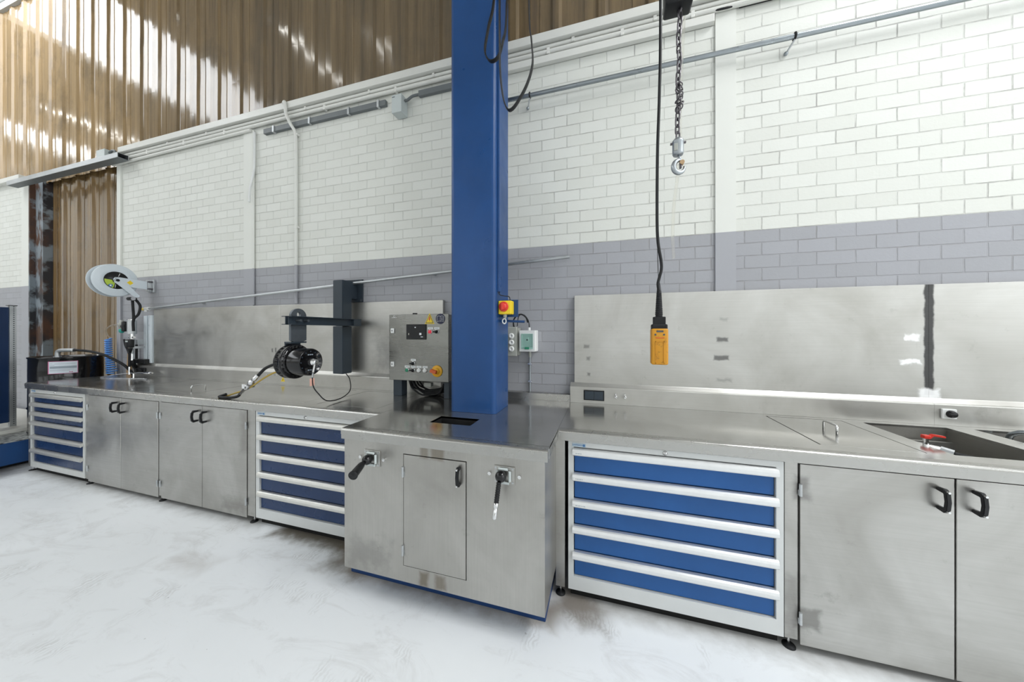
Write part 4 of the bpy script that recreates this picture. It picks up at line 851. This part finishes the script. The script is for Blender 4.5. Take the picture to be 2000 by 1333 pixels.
MB().sweep([(0.236, 1.60, 1.70), (0.232, 1.60, 1.735), (0.238, 1.60, 1.765), (0.246, 1.60, 1.80), (0.245, 1.60, 1.84), (0.232, 1.60, 1.93), (0.228, 1.60, 2.05), (0.230, 1.60, 2.35), (0.238, 1.60, 2.62), (0.243, 1.60, 3.0), (0.244, 1.60, 4.5), (0.244, 1.60, HC)], 'cord', 0.0068, 10, 10).build('cable', pn)
mb = MB()
for x in (0.222, 0.2505): mb.sweep([(x, 1.60, 1.585), (x + (0.236 - x) * 0.4, 1.60, 1.70), (0.234, 1.606, 1.78), (0.2305, 1.606, 1.90)], 'cord', 0.0012, 6, 6)
mb.build('strain_wire', pn)
pr = [(0, 1.70), (0.009, 1.70), (0.009, 1.693)]
for k in range(12): r = 0.0095 + 0.0055 * k / 11; pr += [(r + 0.0016, 1.690 - k * 0.0085), (r + 0.0016, 1.686 - k * 0.0085), (r, 1.685 - k * 0.0085), (r, 1.6825 - k * 0.0085)]
MB().lathe([(r, z) for r, z in pr] + [(0.016, 1.575), (0, 1.575)], (0.236, 1.60, 0), (0, 0, 1), 'rubber', 20).build('strain_relief', pn)
MB().box(0.203, 0.270, 1.578, 1.622, 1.520, 1.548, 'rubber', 0.006, 2).box(0.211, 0.2625, 1.584, 1.616, 1.545, 1.582, 'rubber', 0.003).build('collar', pn)
mb = MB().box(0.201, 0.272, 1.572, 1.628, 1.362, 1.528, 'amber', 0.008, 3)
mb.box(0.217, 0.254, 1.5695, 1.573, 1.368, 1.372, 'amber').box(0.217, 0.254, 1.5695, 1.573, 1.466, 1.470, 'amber').box(0.217, 0.2195, 1.5695, 1.573, 1.368, 1.470, 'amber').box(0.2515, 0.254, 1.5695, 1.573, 1.368, 1.470, 'amber')
for x in (0.217, 0.253): mb.cyl((x, 1.573, 1.500), (x, 1.571, 1.500), 0.0045, 'ink', n=12)
for k in range(7): mb.box(0.218 + k * 0.0055, 0.2215 + k * 0.0055, 1.5705, 1.5725, 1.483, 1.488, 'orange_red')
mb.box(0.222, 0.250, 1.5705, 1.5725, 1.511, 1.519, 'ink'); mb.build('housing', pn)

# ---------------------------------------------------------------- far left: tray, jamb box, reel, pump, drum, rack
single(MB().box(-8.70, -5.93, 2.44, 2.445, 3.728, 3.79, 'galv').box(-8.70, -5.93, 2.445, 2.54, 3.728, 3.734, 'duct').box(-8.70, -5.93, 2.535, 2.54, 3.734, 3.79, 'galv').box(-8.70, -5.93, 2.445, 2.535, 3.786, 3.79, 'galv'), 'cable_tray', 'galvanised trough over the brown sheeted opening', 'cable tray')
t = thing('junction_box', 'pale grey box standing on the galvanised trough at far left', 'junction box', (-6.3, 2.48, 3.791))
MB().box(-6.40, -6.22, 2.445, 2.53, 3.791, 3.885, 'box_grey', 0.003).build('housing', t)
MB().sweep([(-6.22, 2.49, 3.85), (-6.16, 2.49, 3.87), (-6.10, 2.49, 3.85), (-6.08, 2.49, 3.795)], 'duct', 0.014, 8, 6).build('cable', t)
RX, RY, RZ = -5.58, 2.285, 2.122
rl = thing('hose_reel', 'pale blue grey hose reel with black and lime disc on the wall', 'hose reel', (RX, RY, 1.93))
def flange(x, s): return MB().lathe([(0.09, 0.0), (0.10, 0.008 * s), (0.135, 0.012 * s), (0.15, 0.004 * s), (0.175, 0.004 * s), (0.188, -0.002 * s), (0.192, -0.008 * s), (0.188, -0.010 * s), (0.16, -0.006 * s), (0.09, -0.008 * s)], (x, RY, RZ), (1, 0, 0), 'reel_blue', 56)
flange(RX, 1).build('front_flange', rl); flange(RX - 0.115, -1).build('rear_flange', rl)
mb = MB().cyl((RX - 0.112, RY, RZ), (RX - 0.008, RY, RZ), 0.105, 'reel_blue', n=40)
for k in range(4): mb.torus((RX - 0.10 + k * 0.026, RY, RZ), 0.118, 0.012, (1, 0, 0), 'rubber', 40, 8)
mb.build('hose_spool', rl)
mb = MB().lathe([(0.102, 0.0), (0.102, 0.004), (0, 0.004)], (RX + 0.006, RY, RZ), (1, 0, 0), 'black', 48)
P = [(RY + 0.035 * math.cos(a), RZ + 0.035 * math.sin(a)) for a in [math.radians(d) for d in (250, 215, 180)]] + [(RY + 0.096 * math.cos(math.radians(d)), RZ + 0.096 * math.sin(math.radians(d))) for d in range(176, 259, 6)]
mb.prism(P, 'yz', RX + 0.010, RX + 0.0115, 'lime')
mb.prism([(RY - 0.048 + 0.018 * math.cos(a), RZ - 0.066 + 0.018 * math.sin(a)) for a in [2 * PI * k / 20 for k in range(20)]], 'yz', RX + 0.0115, RX + 0.0125, 'logo_ink')
mb.box(RX + 0.0125, RX + 0.0132, RY - 0.055, RY - 0.041, RZ - 0.076, RZ - 0.057, 'white')
for d in (72, 262): mb.box(RX + 0.010, RX + 0.0115, RY + 0.05, RY + 0.09, RZ - 0.002, RZ + 0.002, 'white', rot=Matrix.Rotation(math.radians(d), 4, 'X'), piv=(RX, RY, RZ))
mb.build('disc_label', rl)
mb = MB().prism([(RY - 0.034, RZ + 0.01), (RY - 0.02, RZ + 0.034), (RY + 0.02, RZ + 0.038), (RY + 0.255, RZ + 0.022), (RY + 0.255, RZ - 0.075), (RY + 0.12, RZ - 0.07), (RY + 0.02, RZ - 0.04), (RY - 0.02, RZ - 0.035)], 'yz', RX + 0.022, RX + 0.027, 'reel_blue', 0.001)
mb.box(RX + 0.0272, RX + 0.0280, RY + 0.085, RY + 0.125, RZ - 0.035, RZ + 0.005, 'yellow', rot=Matrix.Rotation(PI / 4, 4, 'X'))
mb.cyl((RX, RY, RZ), (RX + 0.04, RY, RZ), 0.016, 'black', n=8)
for k in range(6): mb.cyl((RX + 0.027, RY + 0.026 * math.cos(k * PI / 3), RZ + 0.026 * math.sin(k * PI / 3)), (RX + 0.031, RY + 0.026 * math.cos(k * PI / 3), RZ + 0.026 * math.sin(k * PI / 3)), 0.004, 'black', n=8)
mb.build('bracket_arm', rl)
MB().prism([(RY - 0.02, RZ - 0.03), (RY + 0.005, RZ + 0.03), (RY + 0.05, RZ + 0.005), (RY + 0.185, RZ - 0.165), (RY + 0.178, RZ - 0.19), (RY + 0.145, RZ - 0.19)], 'yz', RX + 0.029, RX + 0.034, 'reel_blue', 0.001).build('guide_arm', rl)
mb = MB().box(RX - 0.02, RX + 0.045, 2.545, 2.575, RZ - 0.10, RZ + 0.045, 'galv', 0.003).box(RX - 0.06, RX + 0.075, 2.575, 2.599, RZ - 0.11, RZ + 0.05, 'galv', 0.003)
for z in (-0.07, 0.02):
    for x in (0.035, 0.06): mb.cyl((RX + x, 2.575, RZ + z), (RX + x, 2.540, RZ + z), 0.009, 'chain', n=8)
mb.build('wall_bracket', rl)
for y in (RY + 0.125, RY + 0.178): MB().cyl((RX - 0.05, y, RZ - 0.205), (RX + 0.038, y, RZ - 0.205), 0.021, 'black', n=20).cyl((RX + 0.038, y, RZ - 0.205), (RX + 0.044, y, RZ - 0.205), 0.021, 'chrome', n=20).build('roller', rl)
single(MB().sweep([(RX - 0.02, RY + 0.145, RZ - 0.225), (RX - 0.02, RY + 0.15, 1.80), (RX - 0.01, RY + 0.15, 1.70), (RX - 0.01, RY + 0.15, 1.64)], 'rubber', 0.013, 10, 8).sweep([(RX + 0.0, RY + 0.172, RZ - 0.225), (RX + 0.03, RY + 0.19, 1.83), (RX + 0.02, RY + 0.18, 1.73), (RX - 0.01, RY + 0.15, 1.66), (RX - 0.01, RY + 0.15, 1.52)], 'rubber', 0.013, 10, 8), 'delivery_hose', 'black hose looping down from the reel rollers to the pump', 'hose')
PX, PY = -5.70, 2.46
pm = thing('air_pump', 'silver and black wall pump with dispensing gun below the hose reel', 'pump', (PX, PY, 1.1))
MB().cyl((PX + 0.02, PY, 1.485), (PX + 0.02, PY, 1.655), 0.042, 'galv', n=20, bev=0.004).cyl((PX + 0.02, PY, 1.655), (PX + 0.02, PY, 1.665), 0.046, 'chrome', n=20).build('cylinder', pm)
MB().cyl((PX - 0.015, PY, 1.580), (PX - 0.075, PY, 1.580), 0.055, 'black', n=14, bev=0.004).cyl((PX - 0.075, PY, 1.58), (PX - 0.16, PY, 1.58), 0.026, 'black', n=12).box(PX - 0.065, PX - 0.02, PY - 0.06, PY + 0.06, 1.515, 1.64, 'black', 0.01).build('air_motor', pm)
MB().lathe([(0.026, 0), (0.026, 0.03), (0.033, 0.03), (0.033, 0.075), (0.022, 0.08), (0.018, 0.115), (0, 0.115)], (PX - 0.19, PY, 1.545), (0, 0, 1), 'beige', 18).lathe([(0, -0.05), (0.018, -0.046), (0.026, -0.03), (0.026, 0), (0, 0)], (PX - 0.19, PY, 1.545), (0, 0, 1), 'green_knob', 18).build('regulator', pm)
MB().cyl((PX + 0.02, PY, 1.485), (PX + 0.02, PY, 1.40), 0.022, 'chrome', n=14).cyl((PX - 0.03, PY, 1.442), (PX + 0.07, PY, 1.442), 0.013, 'chrome', n=12).cyl((PX + 0.01, PY, 1.40), (PX + 0.01, PY, 1.18), 0.022, 'galv', n=14).cyl((PX + 0.01, PY, 1.235), (PX + 0.01, PY, 1.155), 0.027, 'chrome', n=8).box(PX - 0.02, PX + 0.04, 2.50, 2.598, 1.35, 1.41, 'galv').build('outlet_pipe', pm)
t = thing('dispensing_gun', 'black dispensing gun hooked in front of the wall pump', 'dispensing gun', (PX + 0.09, 2.42, 1.15))
MB().box(PX + 0.05, PX + 0.13, 2.385, 2.44, 1.315, 1.42, 'black', 0.016, 3).box(PX + 0.068, PX + 0.112, 2.382, 2.386, 1.385, 1.402, 'box_grey').lathe([(0.028, 0), (0.014, 0.06), (0, 0.06)], (PX + 0.09, 2.41, 1.31), (0, 0, -1), 'black', 16).build('meter_head', t)
MB().sweep([(PX - 0.02, 2.41, 1.42), (PX + 0.0, 2.41, 1.35), (PX + 0.06, 2.41, 1.27), (PX + 0.09, 2.41, 1.22)], 'black', 0.010, 8, 6).build('trigger_guard', t)
MB().cyl((PX + 0.09, 2.41, 1.25), (PX + 0.085, 2.41, 1.08), 0.012, 'rubber', n=10).cyl((PX + 0.085, 2.41, 1.08), (PX + 0.08, 2.41, 0.985), 0.009, 'chrome', n=10).build('spout', t)
MB().box(PX + 0.06, PX + 0.075, 2.44, 2.598, 1.30, 1.33, 'galv', 0.002).box(PX + 0.05, PX + 0.12, 2.585, 2.598, 1.22, 1.56, 'galv', 0.002).build('bracket', t)
single(MB().cyl((-5.815, 2.53, 1.90), (-5.815, 2.53, 1.66), 0.009, 'rubber', n=10).cyl((-5.835, 2.568, 1.38), (-5.835, 2.568, 0.02), 0.013, 'rubber', n=10), 'supply_hose', 'thin black supply hose on the wall left of the pump', 'hose')
single(MB().sweep([(PX + 0.01, PY, 1.16), (PX + 0.005, PY + 0.02, 1.10), (PX - 0.10, 2.555, 1.02), (-5.88, 2.569, 0.95), (-5.98, 2.569, 0.6), (-6.02, 2.569, 0.03)], 'rubber', 0.024, 12, 8), 'suction_hose', 'thick black hose curving down from the pump behind the bench end', 'hose')
# coiled blue air line
pts = []
for k in range(16 * 14 + 1):
    u = k / (16 * 14); z = 1.42 - 0.45 * u; xx = -6.30 + 0.03 * u + 0.16 * max(0, u - 0.55) ** 1.2
    R = 0.028 if u < 0.6 else 0.028 + 0.02 * (u - 0.6) / 0.4
    pts.append((xx + R * math.cos(2 * PI * k / 14), 2.51 + R * math.sin(2 * PI * k / 14), z + 0.004 * math.sin(2 * PI * k / 14)))
t = thing('coiled_air_line', 'coiled blue air hose hanging beside the black drum', 'hose', (-6.28, 2.44, 0.96))
MB().sweep([(PX - 0.20, PY, 1.60), (-5.98, 2.45, 1.60), (-6.08, 2.44, 1.585), (-6.17, 2.44, 1.54), (-6.22, 2.47, 1.47), (-6.25, 2.51, 1.43)], 'strap', 0.007, 8, 8).build('lead', t)
MB().sweep(pts, 'hose_blue', 0.0085, 6).build('coil', t)
# drum on the platform
dm = thing('oil_drum', 'black steel drum with white label beyond the left bench end', 'drum', (-6.555, 2.27, 0.296))
R = 0.285; DB, DT = 0.296, 1.205
MB().lathe([(0, DB), (R, DB), (R + 0.006, DB + 0.012), (R, DB + 0.03), (R, 0.58), (R + 0.01, 0.595), (R, 0.61), (R, 0.88), (R + 0.01, 0.895), (R, 0.91), (R, DT - 0.022), (R + 0.008, DT - 0.012), (R + 0.006, DT), (R - 0.006, DT), (R - 0.01, DT - 0.018), (0, DT - 0.018)], (-6.555, 2.27, 0), (0, 0, 1), 'gloss_black', 64).build('body', dm)
mb = MB()
def arc(z0, z1, a0, a1, rr, mat, n=14):
    t = bmesh.new(); lo = []; hi = []
    for k in range(n + 1):
        a = math.radians(a0 + (a1 - a0) * k / n)
        for lst, z in ((lo, z0), (hi, z1)): lst.append(t.verts.new((-6.555 + rr * math.cos(a), 2.27 + rr * math.sin(a), z)))
    for k in range(n): t.faces.new((lo[k], lo[k + 1], hi[k + 1], hi[k]))
    mb.merge(t, mat)
arc(1.005, 1.155, -48, -4, R + 0.0012, 'magenta'); arc(1.010, 1.150, -46.5, -5, R + 0.0022, 'paper')
arc(1.068, 1.096, -45, -6, R + 0.0028, 'greyink')
for k, (z, a0, a1) in enumerate(((1.128, -45, -41), (1.122, -38, -8), (1.108, -45, -38), (1.052, -45, -10), (1.040, -45, -16))): arc(z, z + 0.0035, a0, a1, R + 0.0028, 'greyink')
arc(1.018, 1.028, -17, -15, R + 0.003, 'magenta'); arc(1.018, 1.028, -14, -12, R + 0.003, 'magenta')
mb.build('label_sheet', dm)
t = thing('elbow_hose', 'black hose with galvanised elbow leaving the top of the drum', 'hose', (-6.3, 2.2, 1.2))
MB().sweep([(-6.40, 2.14, 1.19), (-6.40, 2.14, 1.25), (-6.385, 2.145, 1.278), (-6.34, 2.16, 1.285), (-6.22, 2.20, 1.287)], 'galv', 0.022, 12, 6).cyl((-6.40, 2.14, 1.188), (-6.40, 2.14, 1.212), 0.034, 'galv', n=8).build('elbow', t)
MB().sweep([(-6.23, 2.197, 1.287), (-6.10, 2.24, 1.28), (-5.95, 2.29, 1.25), (-5.82, 2.34, 1.19), (-5.70, 2.40, 1.10), (-5.66, 2.44, 1.02), (-5.66, 2.46, 0.975)], 'rubber', 0.0145, 12, 8).build('hose', t)
t = thing('upright_channel', 'pale grey empty channel standing upright beside the left splash end', 'cable channel', (-5.57, 2.57, 1.11))
MB().box(-5.66, -5.60, 2.555, 2.595, 1.116, 1.715, 'reel_blue', 0.003).box(-5.545, -5.485, 2.545, 2.595, 1.116, 1.720, 'reel_blue', 0.003).box(-5.66, -5.485, 2.575, 2.595, 1.66, 1.718, 'reel_blue', 0.002).build('frame', t)
single(MB().box(-5.80, -5.52, 2.50, 2.552, 1.1125, 1.165, 'black', 0.003).box(-5.655, -5.65, 2.498, 2.50, 1.116, 1.162, 'rubber'), 'double_socket', 'black double socket block lying on the ledge at the left wall end', 'socket')
single(MB().box(-5.75, -5.54, 2.508, 2.5245, 0.985, 1.056, 'black', 0.003).cyl((-5.70, 2.508, 1.02), (-5.70, 2.500, 1.02), 0.022, 'rubber', n=16).cyl((-5.60, 2.508, 1.02), (-5.60, 2.500, 1.02), 0.022, 'rubber', n=16), 'double_socket', 'black double socket on the riser face near the drum', 'socket')
t = thing('blow_gun', 'small chrome blow gun with clear tube lying at the back of the left bench', 'air gun', (-5.4, 2.4, ZT))
MB().cyl((-5.62, 2.44, 1.0), (-5.30, 2.47, 1.008), 0.010, 'chrome', n=12).cyl((-5.42, 2.458, 1.005), (-5.34, 2.466, 1.007), 0.016, 'chrome', n=8).cyl((-5.60, 2.44, 1.0), (-5.60, 2.44, ZT + 0.0005), 0.008, 'chrome', n=8).build('body', t)
MB().sweep([(-5.62, 2.44, 1.0), (-5.78, 2.40, 0.985), (-5.90, 2.36, 0.966), (-5.80, 2.25, 0.9655), (-5.55, 2.22, 0.9655), (-5.30, 2.30, 0.9655), (-5.1, 2.33, 0.9655)], 'clear', 0.005, 8, 8).build('tube', t)
# platform and rack
pf = thing('platform', 'low blue platform with grated edge at the far left', 'platform', (-7.6, 1.6, 0))
MB().box(-9.2, -6.30, 0.4, 2.55, 0.045, 0.285, 'deck_blue', 0.004).box(-9.1, -6.40, 0.5, 2.5, 0.0, 0.045, 'darkbox').build('frame', pf)
MB().box(-6.852, -6.31, 0.42, 2.54, 0.286, 0.2945, 'grating').build('grating', pf)
MB().box(-9.2, -6.858, 0.42, 2.54, 0.286, 0.332, 'pipe_white', 0.003).build('deck_board', pf)
rk = thing('storage_rack', 'galvanised rack with dark blue side panel on the blue platform', 'rack', (-7.2, 1.5, 0.333))
MB().box(-7.125, -7.110, 0.75, 2.012, 0.385, 1.815, 'rack_blue', 0.002).build('side_panel', rk)
mb = MB().box(-7.135, -7.092, 2.012, 2.018, 0.333, 1.835, 'galv').box(-7.098, -7.092, 2.018, 2.060, 0.333, 1.835, 'galv').box(-7.15, -7.08, 2.00, 2.065, 1.835, 1.842, 'black')
z = 0.36
while z < 1.82:
    mb.box(-7.0919, -7.0905, 2.036, 2.046, z, z + 0.012, 'ink').box(-7.118, -7.108, 2.0112, 2.0121, z, z + 0.012, 'ink'); z += 0.026
mb.build('upright', rk)
MB().box(-7.135, -7.092, 0.70, 0.74, 0.333, 1.835, 'galv').build('upright', rk)
MB().box(-7.9, -7.137, 0.75, 2.0, 1.78, 1.815, 'galv').build('shelf', rk)
single(MB().box(-7.8, -7.12, 0.80, 1.85, 1.817, 1.860, 'wood', 0.002), 'wooden_plank', 'raw wooden plank lying on top of the rack', 'plank')
single(MB().prism([(-6.20, 0.02), (-5.98, 0.02), (-6.0, 1.36), (-6.05, 1.36)], 'xz', 2.585, 2.597, 'wood'), 'cardboard_sheet', 'brown board leaning on the wall behind the blue coiled hose', 'board')

# ---------------------------------------------------------------- hall lamps (their reflections streak the sheeting)
for k, (x, y0, y1) in enumerate(((-4.9, -1.0, 1.5), (-3.6, 0.55, 0.95), (-11.5, -1.0, 1.5), (-1.2, -6.5, -4.0))):
    t = thing('tube_lamp', ('long tube lamp hung from the roof in front of the left bench', 'short tube lamp hung from the roof in front of the control cabinet', 'long tube lamp hung from the roof left of the storage rack', 'tube lamp hung from the roof farthest from the brick wall')[k], 'lamp', (x, y0, 6.3), 'roof tube lamps')
    MB().cyl((x, y0, 6.30), (x, y1, 6.30), 0.018, 'tube', n=10).build('tube', t)
    MB().box(x - 0.05, x + 0.05, y0 - 0.03, y1 + 0.03, 6.33, 6.38, 'white').box(x - 0.008, x + 0.008, y0 + 0.1, y0 + 0.116, 6.38, HC, 'galv').box(x - 0.008, x + 0.008, y1 - 0.116, y1 - 0.1, 6.38, HC, 'galv').build('fitting', t)

# ---------------------------------------------------------------- camera, world, output look
cam = bpy.data.cameras.new('camera'); co = bpy.data.objects.new('camera', cam); COL.objects.link(co)
co.location = (0, 0, 1.514); co.rotation_euler = (PI / 2, 0, math.radians(16.45))
cam.sensor_width = 36; cam.lens = 620 / 2000 * 36; cam.shift_y = -18.5 / 2000; cam.clip_start = 0.05
S.camera = co
w = bpy.data.worlds.new('sky'); S.world = w; w.use_nodes = True
w.node_tree.nodes['Background'].inputs[0].default_value = (0.8, 0.88, 1.0, 1); w.node_tree.nodes['Background'].inputs[1].default_value = 1.0
S.view_settings.view_transform = 'Standard'; S.view_settings.look = 'None'; S.view_settings.gamma = 1
S.view_settings.use_curve_mapping = False; S.view_settings.exposure = -1.87
S.cycles.use_denoising = True; S.cycles.denoising_input_passes = 'RGB_ALBEDO_NORMAL'; S.cycles.denoising_prefilter = 'ACCURATE'; S.cycles.max_bounces = 8; S.cycles.diffuse_bounces = 5; S.cycles.sample_clamp_indirect = 8
